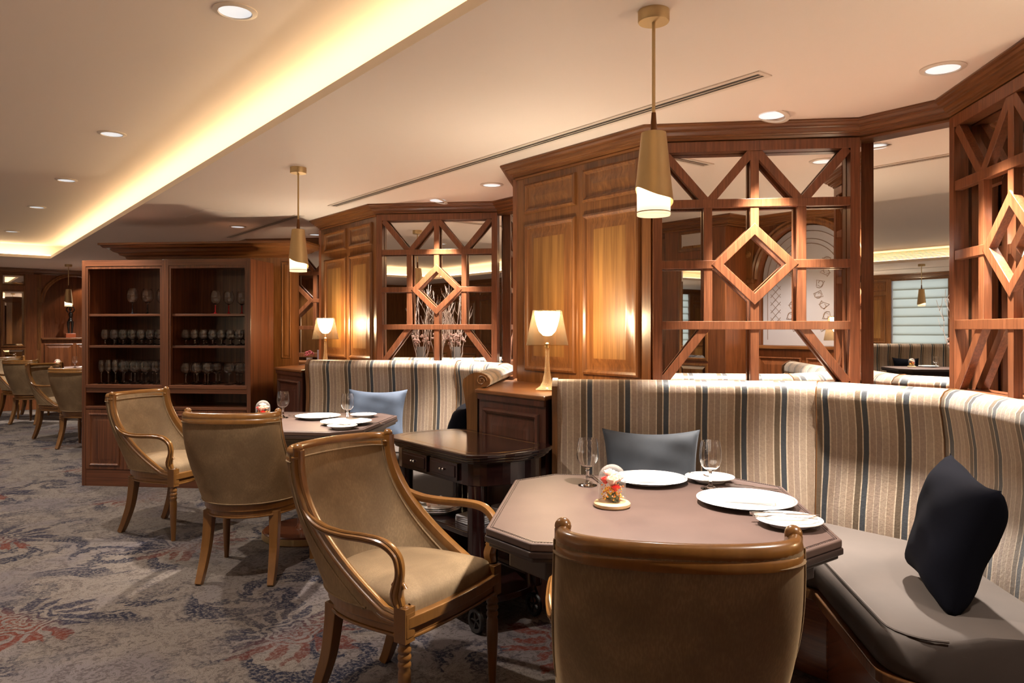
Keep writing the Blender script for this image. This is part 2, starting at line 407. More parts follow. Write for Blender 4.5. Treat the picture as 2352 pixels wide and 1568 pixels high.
def stripes():
    m, nt, b = newmat('striped_velvet'); E.nt = nt
    uv = nt.nodes.new('ShaderNodeUVMap'); sp = nt.nodes.new('ShaderNodeSeparateXYZ'); nt.links.new(uv.outputs[0], sp.inputs[0])
    f = 1.0 - E.op('FRACT', E(sp.outputs[0])/.178)
    r = nt.nodes.new('ShaderNodeValToRGB'); r.color_ramp.interpolation = 'CONSTANT'; nt.links.new(f.s, r.inputs[0])
    cream = (.50,.40,.29); seq = [(0,(.10,.066,.036)),(.135,cream),(.165,(.030,.035,.042)),(.30,cream),(.335,(.30,.215,.155)),(.47,cream),(.488,(.275,.20,.15)),(.62,cream),(.638,(.33,.245,.175)),(.775,cream),(.793,(.29,.205,.14)),(.965,cream)]
    e = r.color_ramp.elements
    e[0].position = 0; e[0].color = (*seq[0][1], 1); e[1].position = seq[-1][0]; e[1].color = (*seq[-1][1], 1)
    for p_, c_ in seq[1:-1]: q = e.new(p_); q.color = (*c_, 1)
    tc = nt.nodes.new('ShaderNodeTexCoord')
    nz = enoise(tc.outputs['Object'], 90, 4, 0, .7)
    mm = nt.nodes.new('ShaderNodeMix'); mm.data_type = 'RGBA'; mm.blend_type = 'MULTIPLY'; mm.inputs[0].default_value = .6
    rr = nt.nodes.new('ShaderNodeValToRGB'); rr.color_ramp.elements[0].position = .3; rr.color_ramp.elements[0].color = (.6,.6,.6,1); rr.color_ramp.elements[1].position = .6
    nt.links.new(nz.s, rr.inputs[0]); nt.links.new(r.outputs[0], mm.inputs[6]); nt.links.new(rr.outputs[0], mm.inputs[7])
    nt.links.new(mm.outputs[2], b.inputs['Base Color'])
    b.inputs['Roughness'].default_value = .5; b.inputs['Sheen Weight'].default_value = .25
    bp = nt.nodes.new('ShaderNodeBump'); bp.inputs['Strength'].default_value = .35; bp.inputs['Distance'].default_value = .003
    nt.links.new(nz.s, bp.inputs['Height']); nt.links.new(bp.outputs[0], b.inputs['Normal'])
    return m
M['stripes'] = stripes()
def velvet():
    m, nt, b = newmat('gold_velvet'); E.nt = nt
    tc = nt.nodes.new('ShaderNodeTexCoord'); mp = nt.nodes.new('ShaderNodeMapping'); mp.inputs['Scale'].default_value = (1, 1, .06)
    nt.links.new(tc.outputs['Object'], mp.inputs['Vector'])
    a = enoise(tc.outputs['Object'], 5, 4, .6); f = enoise(mp.outputs[0], 260, 3)
    c = emix(step(a, .3, .7), (.175,.112,.056), (.285,.19,.10))
    c = emix(step(f, .35, .6)*.35, c, (.12,.075,.038))
    nt.links.new(c, b.inputs['Base Color']); b.inputs['Roughness'].default_value = .8
    b.inputs['Sheen Weight'].default_value = .2; b.inputs['Sheen Roughness'].default_value = .35; b.inputs['Sheen Tint'].default_value = (.95,.66,.34,1)
    bp = nt.nodes.new('ShaderNodeBump'); bp.inputs['Strength'].default_value = .12; bp.inputs['Distance'].default_value = .002
    nt.links.new(f.s, bp.inputs['Height']); nt.links.new(bp.outputs[0], b.inputs['Normal'])
    return m
M['velvet'] = velvet()
# ------------------------------------------------------------------ layout numbers
PER = 2.97; BC = 1.62
UEND = 14.9; UNEAR = -.42; VL = -6.75
WALLV = 2.9
def bay_wall(k): o = PER*k; return [(.71+o, 2.9), (1.43+o, 3.62), (1.86+o, 3.62), (2.58+o, 2.9)]
# ------------------------------------------------------------------ room shell
R0 = (0, 0, TH)
def room(mb, name, mats, **k):
    o = mb.build(name, mats, **k); o.rotation_euler = R0; return struct(o)
room(MB().box(VL-.1, 3.9, UNEAR-.3, UEND+.9, -.1, 0), 'floor', M['carpet'])
# mirror wall: zig-zag, thickness outward
path = [(UNEAR, 2.9)]
for k in range(3): path += bay_wall(k)
path += [(UEND, 2.9)]
pw = [(v, u) for u, v in path]
room(MB().sweep(pw, [(.053, 0), (.17, 0), (.17, 2.62), (.053, 2.62)]), 'wall_right', M['wood'])
CROWN = [(0, 2.272), (-.010, 2.272), (-.014, 2.282), (-.012, 2.288), (-.026, 2.290), (-.030, 2.302), (-.040, 2.303), (-.042, 2.309), (-.052, 2.311), (-.060, 2.324), (-.070, 2.325), (-.072, 2.331), (-.084, 2.334), (-.092, 2.344), (-.1, 2.346), (-.103, 2.352), (-.1, 2.361), (0, 2.361)]
o = room(MB().sweep(pw, [(w_ if w_ < -.001 else .052, z) for w_, z in CROWN] ), 'trim_1', M['wood_h'], smooth=True, ang=25)
# left wall with window openings
WIN = [(2.72, 3.70), (5.66, 6.64), (8.60, 9.58), (11.5, 12.5)]
mb = MB(); us = [UNEAR]
for a, b_ in WIN: us += [a, b_]
us.append(UEND)
for i in range(0, len(us)-1, 2): mb.box(VL-.1, VL, us[i], us[i+1], 0, 2.62)
for a, b_ in WIN: mb.box(VL-.1, VL, a, b_, 0, .90); mb.box(VL-.1, VL, a, b_, 2.26, 2.62)
room(mb, 'wall_left', M['wood'])
lw = [(VL, UEND), (VL, UNEAR)]
room(MB().sweep(lw, CROWN), 'trim_2', M['wood_h'], smooth=True, ang=25)
# near and far end walls (solid with an arched alcove cut by construction)
AC = 1.98; AR = .46; ASP = 1.80; ALED = 1.20
def endwall(name, u, sgn, depth):
    mb = MB(); T = .1
    def bx(v0, v1, z0, z1): mb.box(v0, v1, min(u, u+sgn*T), max(u, u+sgn*T), z0, z1)
    bx(VL-.1, AC-AR, 0, 2.62); bx(AC+AR, 3.0, 0, 2.62); bx(AC-AR, AC+AR, 0, ALED)
    n = 24; pl = []
    for i in range(n+1):
        a = pi - pi*i/n; pl.append((AC+AR*cos(a), ASP+AR*sin(a)))
    for i in range(n):
        (v0, z0), (v1, z1) = pl[i], pl[i+1]
        q = [(v0, u, z0), (v1, u, z1), (v1, u, 2.62), (v0, u, 2.62), (v0, u+sgn*T, z0), (v1, u+sgn*T, z1), (v1, u+sgn*T, 2.62), (v0, u+sgn*T, 2.62)]
        mb.add(q, [(0,1,2,3),(7,6,5,4),(0,4,5,1)])
    # alcove box
    d = depth
    y0, y1 = sorted((u+sgn*T, u+sgn*(T+d)))
    mb.box(AC-AR-.02, AC-AR, y0, y1, ALED-.02, 2.3); mb.box(AC+AR, AC+AR+.02, y0, y1, ALED-.02, 2.3)
    mb.box(AC-AR, AC+AR, y0, y1, 2.28, 2.3); mb.box(AC-AR, AC+AR, y0, y1, ALED-.03, ALED)
    yb = u+sgn*(T+d); mb.box(AC-AR-.02, AC+AR+.02, min(yb, yb+sgn*.02), max(yb, yb+sgn*.02), ALED-.03, 2.3)
    return room(mb, name, M['endwall'])
endwall('wall_back', UEND, 1, .35)
endwall('wall_near', UNEAR, -1, .02)
room(MB().sweep([(2.9, UEND), (1.36, UEND), (1.36, UEND-.05), (.66, UEND-.05), (.66, UEND), (VL, UEND)], CROWN), 'trim_3', M['wood_h'])
room(MB().sweep([(VL, UNEAR), (.72, UNEAR), (.72, UNEAR+.34), (1.44, UNEAR+.34), (1.44, UNEAR), (2.9, UNEAR)], CROWN), 'trim_4', M['wood_h'])
# ceiling: dropped border and raised tray with a light cove
TV0, TV1, TU0, TU1 = -4.35, 1.365, .45, 12.55
mb = MB(); ZT = CEIL; zt = CEIL+.04; CV = .22; ZU = CEIL+.20
mb.box(TV1, 3.9, UNEAR-.3, UEND+.9, ZT, zt); mb.box(VL-.1, TV0, UNEAR-.3, UEND+.9, ZT, zt)
mb.box(TV0, TV1, UNEAR-.3, TU0, ZT, zt); mb.box(TV0, TV1, TU1, UEND+.9, ZT, zt)
mb.box(TV0-CV-.03, TV0-CV, TU0-CV, TU1+CV, zt, ZU); mb.box(TV1+CV, TV1+CV+.03, TU0-CV, TU1+CV, zt, ZU)
mb.box(TV0-CV, TV1+CV, TU0-CV-.03, TU0-CV, zt, ZU); mb.box(TV0-CV, TV1+CV, TU1+CV, TU1+CV+.03, zt, ZU)
mb.box(TV0-CV-.03, TV1+CV+.03, TU0-CV-.03, TU1+CV+.03, ZU, ZU+.04)
room(mb, 'ceiling', M['ceil'])
# cove light strips
def cove(a, b_, label):
    (v0, u0), (v1, u1) = a, b_
    mb = MB().box(min(v0, v1)-.012, max(v0, v1)+.012, min(u0, u1)-.012, max(u0, u1)+.012, zt+.001, zt+.022)
    o = mb.build('cove_light_strip', M['cove']); o.rotation_euler = R0
    tag(o, label, 'cove light', None)
g_ = .12
cove((TV1+g_, TU0), (TV1+g_, TU1), 'long yellow cove light hidden along the raised ceiling edge beside the booths')
cove((TV0-g_, TU0), (TV0-g_, TU1), 'long yellow cove light hidden along the raised ceiling edge on the window side')
cove((TV0, TU1+g_), (TV1, TU1+g_), 'short yellow cove light hidden at the far end of the raised ceiling')
cove((TV0, TU0-g_), (TV1, TU0-g_), 'short yellow cove light hidden at the near end of the raised ceiling')
# ------------------------------------------------------------------ downlights
def downlight(loc, label, power, group, big=.062, spot=95, col=WARM2, blend=.6):
    t = thing('downlight', label, 'downlight', loc, 0, group)
    r = big
    MB().lathe([(r, 0), (r*1.32, 0), (r*1.32, -.004), (r*1.02, -.008), (r*.98, .0), (r*.9, .0)], 32).build('trim_ring', M['ceilw'], t, smooth=True)
    MB().lathe([(r*.97, -.004), (r*.6, -.002), (0.0005, -.001)], 28).build('reflector', M['reflector'], t, smooth=True)
    l = bpy.data.lights.new('downlight_lamp', 'SPOT'); l.energy = power; l.spot_size = radians(spot); l.spot_blend = blend
    l.color = col; l.shadow_soft_size = .03
    lo = bpy.data.objects.new('downlight_lamp', l); C.objects.link(lo); lo.parent = t; lo.location = (0, 0, -.015)
    return t
def wp(x, y, z): return (x, y, z)
sb = ['small white downlight set in the ceiling above the %s', 'white downlight set in the ceiling by the corner of the %s']
for k, nm in ((0, 'nearest striped booth'), (1, 'second striped booth')):
    d = Vector((-1.822, 2.345, 0))*k
    q = downlight(Vector((1.236, 3.56, CEIL))+d, 'recessed downlight in front of the lattice mirror of the '+nm, E_SPOT*6, 'downlights over the booths', spot=58)
    q.children[2].rotation_euler = (radians(-5), radians(15), 0)
    downlight(Vector((1.68, 2.92, CEIL))+d, 'recessed downlight by the clear mirror corner of the '+nm, E_SPOT*6.5, 'downlights over the booths', spot=62)
for (x, y), lb in (((-2.71, 7.4), 'recessed downlight between the ceiling access panel and the second pendant'), ((-2.1, 8.01), 'recessed downlight over the service counter, right of the second pendant')):
    downlight((x, y, CEIL), lb, E_SPOT*1.2, 'downlights over the booths')
names = ['large round downlight at top left of the raised ceiling, nearest of its row', 'second nearest downlight in the row along the raised ceiling', 'third downlight from the camera in the row along the raised ceiling', 'fourth downlight from the camera in the row along the raised ceiling', 'farthest downlight in the row along the raised ceiling, by the cove end']
for (x, y), nm in zip(((-1.06, 2.867), (-2.49, 4.66), (-3.63, 6.1), (-4.72, 7.44), (-6.2, 9.28)), names):
    downlight((x, y, ZU), nm, E_TRAY, 'downlights in the raised ceiling', spot=110)
for u in (2.9, 7.0, 11.1):
    downlight(P(u, -3.2, ZU), 'downlight in the raised ceiling on the window side', E_TRAY*.8, 'window side tray downlights', spot=110)
for i, u in enumerate((1.8, 4.6, 7.6, 10.6)):
    downlight(P(u, -1.6, ZU), 'added downlight in the middle of the raised ceiling over the aisle', E_TRAY*1.1, 'added aisle downlights', spot=120)  # unseen row added for ambient light and a brighter carpet
for i, u in enumerate((1.2, 3.8, 6.6, 9.4)):
    downlight(P(u, -5.4, CEIL), 'added downlight in the lower ceiling on the window side', E_TRAY*1.1, 'added window side downlights', spot=120)  # added to brighten the window side in the mirrors
downlight(P(13.9, 2.3, CEIL), 'added downlight near the far end wall, hidden above the glassware cabinet', E_TRAY*.9, 'added far wall downlights', spot=130)  # added out of sight to brighten the far wall and niche
downlight(P(14.0, -1.2, CEIL), 'added downlight near the far end wall beyond the left edge', E_TRAY*.9, 'added far wall downlights', spot=130)  # second unseen lamp added for the far wall
downlight((-2.1, 1.9, ZU), 'downlight added in the raised ceiling above the twig vases', E_TRAY*1.3, 'added tray downlights over the console', spot=60)  # added outside the view to light the twigs
downlight(P(.22, 1.9, CEIL), 'downlight added over the etched glass arch on the near end wall', E_TRAY*.9, None, spot=110)  # added to light the etched pane in its reflection
# slot diffusers
def slot(u0, u1, v, label):
    t = thing('slot_diffuser', label, 'air vent', P(u0, v, CEIL), TH, 'slot diffusers')
    L = u1-u0
    mb = MB(); mb.box(-.045, -.022, 0, L, -.005, 0); mb.box(.022, .045, 0, L, -.005, 0); mb.box(-.022, .022, 0, .02, -.005, 0); mb.box(-.022, .022, L-.02, L, -.005, 0)
    mb.box(-.003, .003, .02, L-.02, -.006, 0)
    mb.build('frame', M['ceilw'], t)
    MB().box(-.022, .022, .02, L-.02, -.0015, 0).build('slot', M['slot'], t)
slot(1.73, 5.78, 2.62, 'long dark slot air diffuser running along the ceiling above both booths')
slot(6.43, 8.48, 2.60, 'shorter slot air diffuser in the ceiling beside the second pendant')
slot(8.95, 10.9, 2.60, 'farthest slot air diffuser above the glassware cabinet')
slot(4.2, 7.2, -5.6, 'slot air diffuser on the window side ceiling seen in the clear mirror')
# access panel
o = MB().box(-.3, .3, -.3, .3, -.003, 0).build('access_panel', M['ceil'], bevel=.001)
o.location = (-2.55, 6.75, CEIL); o.rotation_euler = (0, 0, TH); tag(o, 'flush square access panel in the ceiling beside the short slot diffuser', 'access panel')
# linear grille of the opposite cove riser
t = thing('linear_grille', 'long slatted air grille in the far cove riser seen in the clear mirror', 'air vent', P(3.8, TV0-.02, CEIL), TH)
mb = MB()
for i in range(5): mb.box(-.005, .012, 0, 3.4, .05+i*.022, .058+i*.022)
mb.build('slats', M['brass'], t)
mb = MB(); mb.box(-.008, .015, -.02, 0, .035, .165); mb.box(-.008, .015, 3.4, 3.42, .035, .165); mb.box(-.008, .015, 0, 3.4, .035, .045); mb.box(-.008, .015, 0, 3.4, .157, .165)
mb.build('frame', M['brass'], t)
# ------------------------------------------------------------------ panelling
def raised(mb, x0, x1, z0, z1, y=0, s=1.0):
    seq = [(0, 0), (.003, .014), (.014, .019), (.026, .012), (.03, .004), (.04, .002), (.048, .002), (.085, .013), (.092, .014)]
    rings = []
    for a, h in seq:
        a *= s; h *= s
        rings.append([(x0+a, y-h, z0+a), (x1-a, y-h, z0+a), (x1-a, y-h, z1-a), (x0+a, y-h, z1-a)])
    mb.cm = 0; mb.loft(rings, cap=False)
    mb.cm = 1; mb.add(rings[-1], [(0, 1, 2, 3)]); mb.cm = 0
def pier(k, label):
    o_ = PER*k
    l, a, W = face((3.68+o_, 2.9), (2.58+o_, 2.9))
    t = thing('panelled_pier', label, 'pier', l, a, 'panelled piers between the booths')
    MB().box(.0, W, 0, .052, 1.02, 2.29).build('body', M['wood'], t)
    for x0, x1 in ((.085, .545), (.605, 1.03)):
        for z0, z1 in ((2.05, 2.235), (1.09, 1.985)):
            mb = MB(); raised(mb, x0, x1, z0, z1)
            mb.build('raised_panel', [M['wood'], M['lamplit']], t, smooth=True, ang=20)
    return t
pier(0, 'tall orange-lit wooden pier with four raised panels behind the nearest table lamp')
pier(1, 'wooden pier with raised panels behind the farther table lamp')
pier(-1, 'wooden pier with raised panels right beside the near end wall')
l, a, W = face((UEND, 2.9), (8.6, 2.9))
# ------------------------------------------------------------------ mirrors and lattice screens
ZB, ZTOP = 1.03, 2.285
def mirror(pl, pr, label, x0=0, x1=None, y0=-.004):
    l, a, W = face(pl, pr)
    o = MB().box(-.016, W+.016, .04, .052, ZB, ZTOP).build('wall_mirror', M['mirror'])
    o.location = l; o.rotation_euler = (0, 0, a); tag(o, label, 'mirror', None)
    return o
def lattice(pl, pr, label, x0=.0, x1=None):
    l, a, W = face(pl, pr); W = x1 or W
    t = thing('lattice_screen', label, 'lattice screen', l, a, 'lattice screens over the booth mirrors')
    yc = -.008; dp = .034; w_ = .042
    fx0, fx1 = x0+.010, W-.010; z0, z1 = ZB+.005, ZTOP-.003
    mb = MB()
    fw = .045
    mb.box(fx0, fx0+fw, yc-.02, .034, z0, z1); mb.box(fx1-fw, fx1, yc-.02, .034, z0, z1)
    mb.box(fx0+fw, fx1-fw, yc-.02, .034, z1-.05, z1); mb.box(fx0+fw, fx1-fw, yc-.02, .034, z0, z0+.045)
    mb.build('frame', M['lattice'], t, bevel=.002)
    a0, a1 = fx0+fw, fx1-fw; c = (a0+a1)/2; q = (a1-a0)/4
    B1, B2, B3 = 1.973, 1.667, 1.362; top = z1-.05; bot = z0+.045
    up = (0, 1, 0)
    def bar(p, q_, y=yc): return MB().bar((p[0], y, p[1]), (q_[0], y, q_[1]), w_, dp, up)
    dh = .175; dw = .18
    bar((a0, B1), (a1, B1)).build('rail', M['lattice'], t, bevel=.002)
    bar((a0, B3), (a1, B3)).build('rail', M['lattice'], t, bevel=.002)
    bar((a0, B2), (c-dw, B2)).build('rail', M['lattice'], t, bevel=.002)
    bar((c+dw, B2), (a1, B2)).build('rail', M['lattice'], t, bevel=.002)
    y2 = yc+.003
    for p, q_ in (((c, top), (c, B2+dh)), ((c, B2-dh), (c, bot)), ((c-q, B1), (c-q, B3)), ((c+q, B1), (c+q, B3))):
        bar(p, q_, y2).build('mullion', M['lattice'], t, bevel=.002)
    y3 = yc-.002
    for p, q_ in (((a0+.01, top), (c-q, B1)), ((c-q, B1), (c-.01, top)), ((c+.01, top), (c+q, B1)), ((c+q, B1), (a1-.01, top)), ((c-q, B3), (a0+.01, bot)), ((c+q, B3), (a1-.01, bot))):
        bar(p, q_, y2+.001).build('brace', M['lattice'], t, bevel=.002)
    mb = MB(); D = [(c, B2+dh), (c+dw, B2), (c, B2-dh), (c-dw, B2)]
    rings = []
    for sc_, yy in ((1+w_/2/.125, y3-dp/2), (1+w_/2/.125, y3+dp/2), (1-w_/2/.125, y3+dp/2), (1-w_/2/.125, y3-dp/2)):
        rings.append([(c+(x-c)*sc_, yy, B2+(z-B2)*sc_) for x, z in D])
    mb.loft(rings, loop=True).build('diamond', M['lattice'], t, bevel=.002)
    return t
bn = ['nearest booth', 'second booth', 'service counter bay']
for k in range(3):
    m0, c0, c1, m1 = bay_wall(k)
    mirror(m1, c1, 'mirror behind the wooden lattice facing the camera in the '+bn[k])
    mirror(c1, c0, 'plain tall mirror without lattice in the corner of the '+bn[k])
    mirror(c0, m0, 'mirror behind the lattice on the right side of the '+bn[k])
    lattice(m1, c1, 'reddish wooden lattice with a diamond, facing the camera above the '+bn[k])
    lattice(c0, m0, 'reddish wooden lattice with a diamond, on the right-hand side of the '+bn[k])
# ------------------------------------------------------------------ banquettes
PROF = [(-.02,.40),(-.02,.47),(-.012,.56),(.008,.68),(.02,.80),(.018,.90),(.006,.98),(-.004,1.03),(.0,1.065),(.018,1.09),(.045,1.101),(.08,1.10),(.112,1.086),(.13,1.062),(.128,1.038),(.11,1.024),(.085,1.02),(.062,.98),(.058,.40)]
def filletpath(pts, r, n=6, stepl=.06):
    out = [Vector(pts[0])]
    for i in range(1, len(pts)-1):
        p = Vector(pts[i]); a = (Vector(pts[i-1])-p).normalized(); b_ = (Vector(pts[i+1])-p).normalized()
        ang = a.angle(b_); d = r/math.tan(ang/2)
        s_ = p+a*d; e_ = p+b_*d; cc = p+(a+b_).normalized()*(r/sin(ang/2))
        v0 = s_-cc; v1 = e_-cc
        tot = v0.angle(v1); sg = 1 if v0.x*v1.y-v0.y*v1.x > 0 else -1
        for j in range(n+1):
            th = sg*tot*j/n; out.append(cc+Vector((v0.x*cos(th)-v0.y*sin(th), v0.x*sin(th)+v0.y*cos(th))))
    out.append(Vector(pts[-1])); return out
BP = [(2.36, 1.07), (3.2, .23), (3.2, -.315), (2.32, -1.195)]   # (v, du)
OV = 3.0
def banquette(label):
    t = thing('banquette', label, 'banquette', P(BC, OV), TH, 'striped banquettes')
    off = (OV, 0, 0)
    path_ = filletpath(BP[::-1], .16)   # direction so that the outward normal is right
    # choose the direction with outward normal towards larger v
    mb = MB(); mb.sweep(path_, PROF, uvscale=1, cap=True)
    mb.build('striped_back', M['stripes'], t, smooth=True, ang=50, off=off)
    for cx_ in (1, 2):
        c_ = Vector(BP[cx_]); q_ = min(range(len(path_)), key=lambda i: (path_[i]-c_).length)
        a_ = (path_[q_+1]-path_[q_-1]).normalized(); nn_ = Vector((a_.y, -a_.x))
        MB().tube([(path_[q_].x+nn_.x*(w_-.001), path_[q_].y+nn_.y*(w_-.001), z+(.001 if z > 1.05 else 0)) for w_, z in PROF[1:14]], .0032, 6).build('seam', M['edge'], t, smooth=True, off=off)
    # end boards with a scroll
    for i, j in ((0, 1), (-1, -2)):
        p = path_[i]; d = (path_[i]-path_[j]).normalized()
        q0 = p-d*.004; q1 = p+d*.022
        pr = [(w_-.012 if n_ < 9 else w_+.004, z+(.006 if z > 1 else 0)) for n_, (w_, z) in enumerate(PROF)]
        pr = [(w_, z if z > .45 else .0) for w_, z in pr]
        mb = MB(); pa = [q1, q0] if i == 0 else [q0, q1]
        mb.sweep(pa, pr)
        # spiral
        nn = Vector((d.y, -d.x)) if i != 0 else Vector((-d.y, d.x))
        sp_ = []
        for k in range(26):
            th = k/25*3.2*pi; rr = .03-.024*k/25
            sp_.append((q1.x+nn.x*(.088+rr*cos(th)), q1.y+nn.y*(.088+rr*cos(th)), 1.063+rr*sin(th)))
        mb.tube(sp_, .004, 6)
        mb.build('end_board', M['edge'], t, smooth=True, off=off)
    # seat
    p2 = [Vector(BP[3]), Vector(BP[2]), Vector(BP[1]), Vector(BP[0])]
    d = (p2[1]-p2[0]).normalized(); p2[0] = p2[0]+d*.26
    d2 = (p2[2]-p2[3]).normalized(); p2[3] = p2[3]+d2*.12
    SEAT = lambda e, h: [(-.01,.35),(-.01,.47),(-.15,.492),(-.30,.495),(-.48+e,.49-h),(-.53+e,.476-h),(-.55+e,.452-h),(-.555+e,.40),(-.548+e,.365),(-.53+e,.35)]
    r = .13; poly = []; st = []
    for tt in (0, .006, .02, .04, .07, .1, .13):
        e = r-sqrt(max(0, r*r-(r-tt)**2)); hh = .03*(1-min(1, tt/.03))
        poly.append(p2[0]+d*tt); st.append(SEAT(e, hh*.5))
    poly += [p2[1], p2[2]]; st += [SEAT(0, 0), SEAT(0, 0)]
    for tt in (.13, .1, .07, .04, .02, .006, 0):
        e = r-sqrt(max(0, r*r-(r-tt)**2))
        poly.append(p2[3]+d2*tt); st.append(SEAT(e, 0))
    MB().sweep(poly, None, stations=st).build('seat_cushion', M['seat'], t, smooth=True, ang=60, off=off)
    # piping around the top edge
    base = [(-.01, 0), (-.05, 0), (-.49, 0), (-.50, 0)]
    def trimline(zs, wx, z0, z1, nm, mat):
        sts = [[(a+0, z) for a, z in ((-.0, z0), (-.0, z1), (s_[7][0]+wx, z1), (s_[7][0]+wx, z0))] for s_ in st]
        return MB().sweep(poly, None, stations=sts).build(nm, mat, t, off=off, bevel=.004)
    trimline(0, -.008, .315, .352, 'wooden_rail', M['edge'])
    trimline(0, .05, .0, .315, 'base', M['plinth'])
    rings = []
    pts = []
    n = len(poly)
    for i in range(n):
        a_ = (poly[i]-poly[i-1]).normalized() if i else (poly[1]-poly[0]).normalized()
        b_ = (poly[i+1]-poly[i]).normalized() if i < n-1 else a_
        nn = (Vector((a_.y, -a_.x))+Vector((b_.y, -b_.x))).normalized(); kk = 1/nn.dot(Vector((a_.y, -a_.x)))
        ww = st[i][5][0]*kk; pts.append((poly[i].x+nn.x*ww, poly[i].y+nn.y*ww, .478))
    MB().tube(pts, .004, 6).build('piping', M['seat'], t, smooth=True, off=off)
    return t
bq = banquette('nearest striped velvet banquette wrapping the right side of the front table')
bq2 = dup(bq, P(BC+PER, OV), TH, 'second striped velvet banquette, behind the middle dining table')
bq3 = dup(bq, P(5.2, -6.1), TH+pi, 'striped banquette on the window side, seen only in the clear mirror')
bq3b = dup(bq, P(5.2-PER, -6.1), TH+pi, 'striped banquette on the window side nearer the camera, seen in mirrors')
# ledge behind the backs and low cabinets between the booths
def ledge(k, label):
    o_ = PER*k
    poly = [(2.9, .71+.0), (3.62, 1.43), (3.62, 1.86), (2.9, 2.58), (2.47, 2.75), (3.27, 1.95), (3.27, 1.28), (2.43, .44), (2.43, .20), (2.9, .55)]
    poly = [(2.9, .71), (3.62, 1.43), (3.62, 1.86), (2.9, 2.58), (2.72, 2.585), (3.285, 1.90+.05), (3.285, 1.90-.62), (2.72, .70)]
    o = MB().prism([(v-OV, u-BC) for v, u in poly], .965, 1.002).build('ledge', M['wood_h'])
    o.location = P(BC+o_, OV); o.rotation_euler = R0; tag(o, label, 'ledge')
ledge(0, 'polished wooden ledge behind the back of the nearest banquette')
ledge(1, 'polished wooden ledge behind the back of the second banquette')
def ledge_cab(k, label):
    o_ = PER*k; loc = P(3.04+o_, 2.33)
    t = thing('ledge_cabinet', label, 'cabinet', loc, TH, 'low cabinets between the booths')
    off = (2.33, 3.04, 0)
    top = [(2.31, 2.72), (2.31, 3.30), (2.60, 3.56), (2.898, 3.858), (2.898, 2.33), (2.60, 2.56), (2.40, 2.76)]
    MB().prism(top, 1.0, 1.022).build('worktop', M['wood_h'], t, off=off, bevel=.006)
    mb = MB().prism([(2.33, 2.735), (2.33, 3.285), (2.60, 3.53), (2.88, 3.60), (2.88, 2.60), (2.60, 2.60), (2.41, 2.775)], 0, 1.0)
    mb.box(2.318, 2.33, 2.735, 3.285, .97, 1.0)
    mb.build('body', M['darkpanel'], t, off=off)
    mb = MB(); W = .55
    raised(mb, .045, W-.045, .14, .93)
    # put the panel on the v = 2.33 face: local x runs from large u to small u
    mb.v = [(2.33+y, 3.285-x, z) for x, y, z in mb.v]
    mb.build('raised_panel', [M['darkpanel'], M['darkpanel']], t, smooth=True, ang=20, off=off)
    return t
ledge_cab(0, 'dark low cabinet with a polished top carrying the nearest table lamp')
ledge_cab(1, 'dark low cabinet with a polished top carrying the farther table lamp')
# ------------------------------------------------------------------ table lamps
def table_lamp(loc, label):
    t = thing('table_lamp', label, 'table lamp', loc, 0, 'table lamps on the ledges')
    MB().lathe([(.058, 0), (.062, .002), (.062, .006), (.056, .010), (.038, .022), (.024, .05), (.016, .09), (.012, .14), (.010, .20), (.010, .222), (.0075, .222), (.0075, .14), (.011, .09), (.018, .05), (.03, .024), (.04, .014), (.0, .012)], 32).build('base', M['acryl'], t, smooth=True)
    MB().tube([(0, 0, .012), (0, 0, .25)], .0025, 8).build('cord', M['gold'], t)
    MB().lathe([(.013, .222), (.013, .245), (.006, .25), (0, .25)], 20).build('socket', M['gold'], t, smooth=True)
    n = 40
    sh = MB().lathe([(.112, .236), (.076, .42), (.0755, .42), (.1112, .236)], n)
    sh.build('lamp_shade', M['shade'], t, smooth=True)
    MB().lathe([(.0, .285), (.022, .288), (.043, .31), (.055, .345), (.064, .385), (.067, .41), (.0, .414)], 28).build('diffuser', M['lampglow'], t, smooth=True)
    return t
lamp = table_lamp((.185, 3.93, 1.0225), 'glowing table lamp with smoky conical shade on the ledge between the booths')
dup(lamp, (-1.61, 6.46, 1.0225), 0, 'farther glowing table lamp, left of the second striped banquette')
cabn = ledge_cab(-1, 'low cabinet with an added table lamp beside the nearest banquette, right of the frame')
dup(lamp, P(.10, 2.58, 1.0225), 0, 'added table lamp on the low cabinet right of the frame')  # unseen lamp added to brighten the right ceiling and near booth
for u, nm in ((3.70, 'nearer added'), (6.72, 'farther')):  # nearer cabinet and lamp are added for more light on the ceiling
    dup(cabn, P(u, -5.43), TH+pi, 'low cabinet on the window side, the %s one' % nm)
    dup(lamp, P(u, -5.68, 1.0225), 0, 'table lamp on the window side, the %s one, seen only in mirrors' % nm)
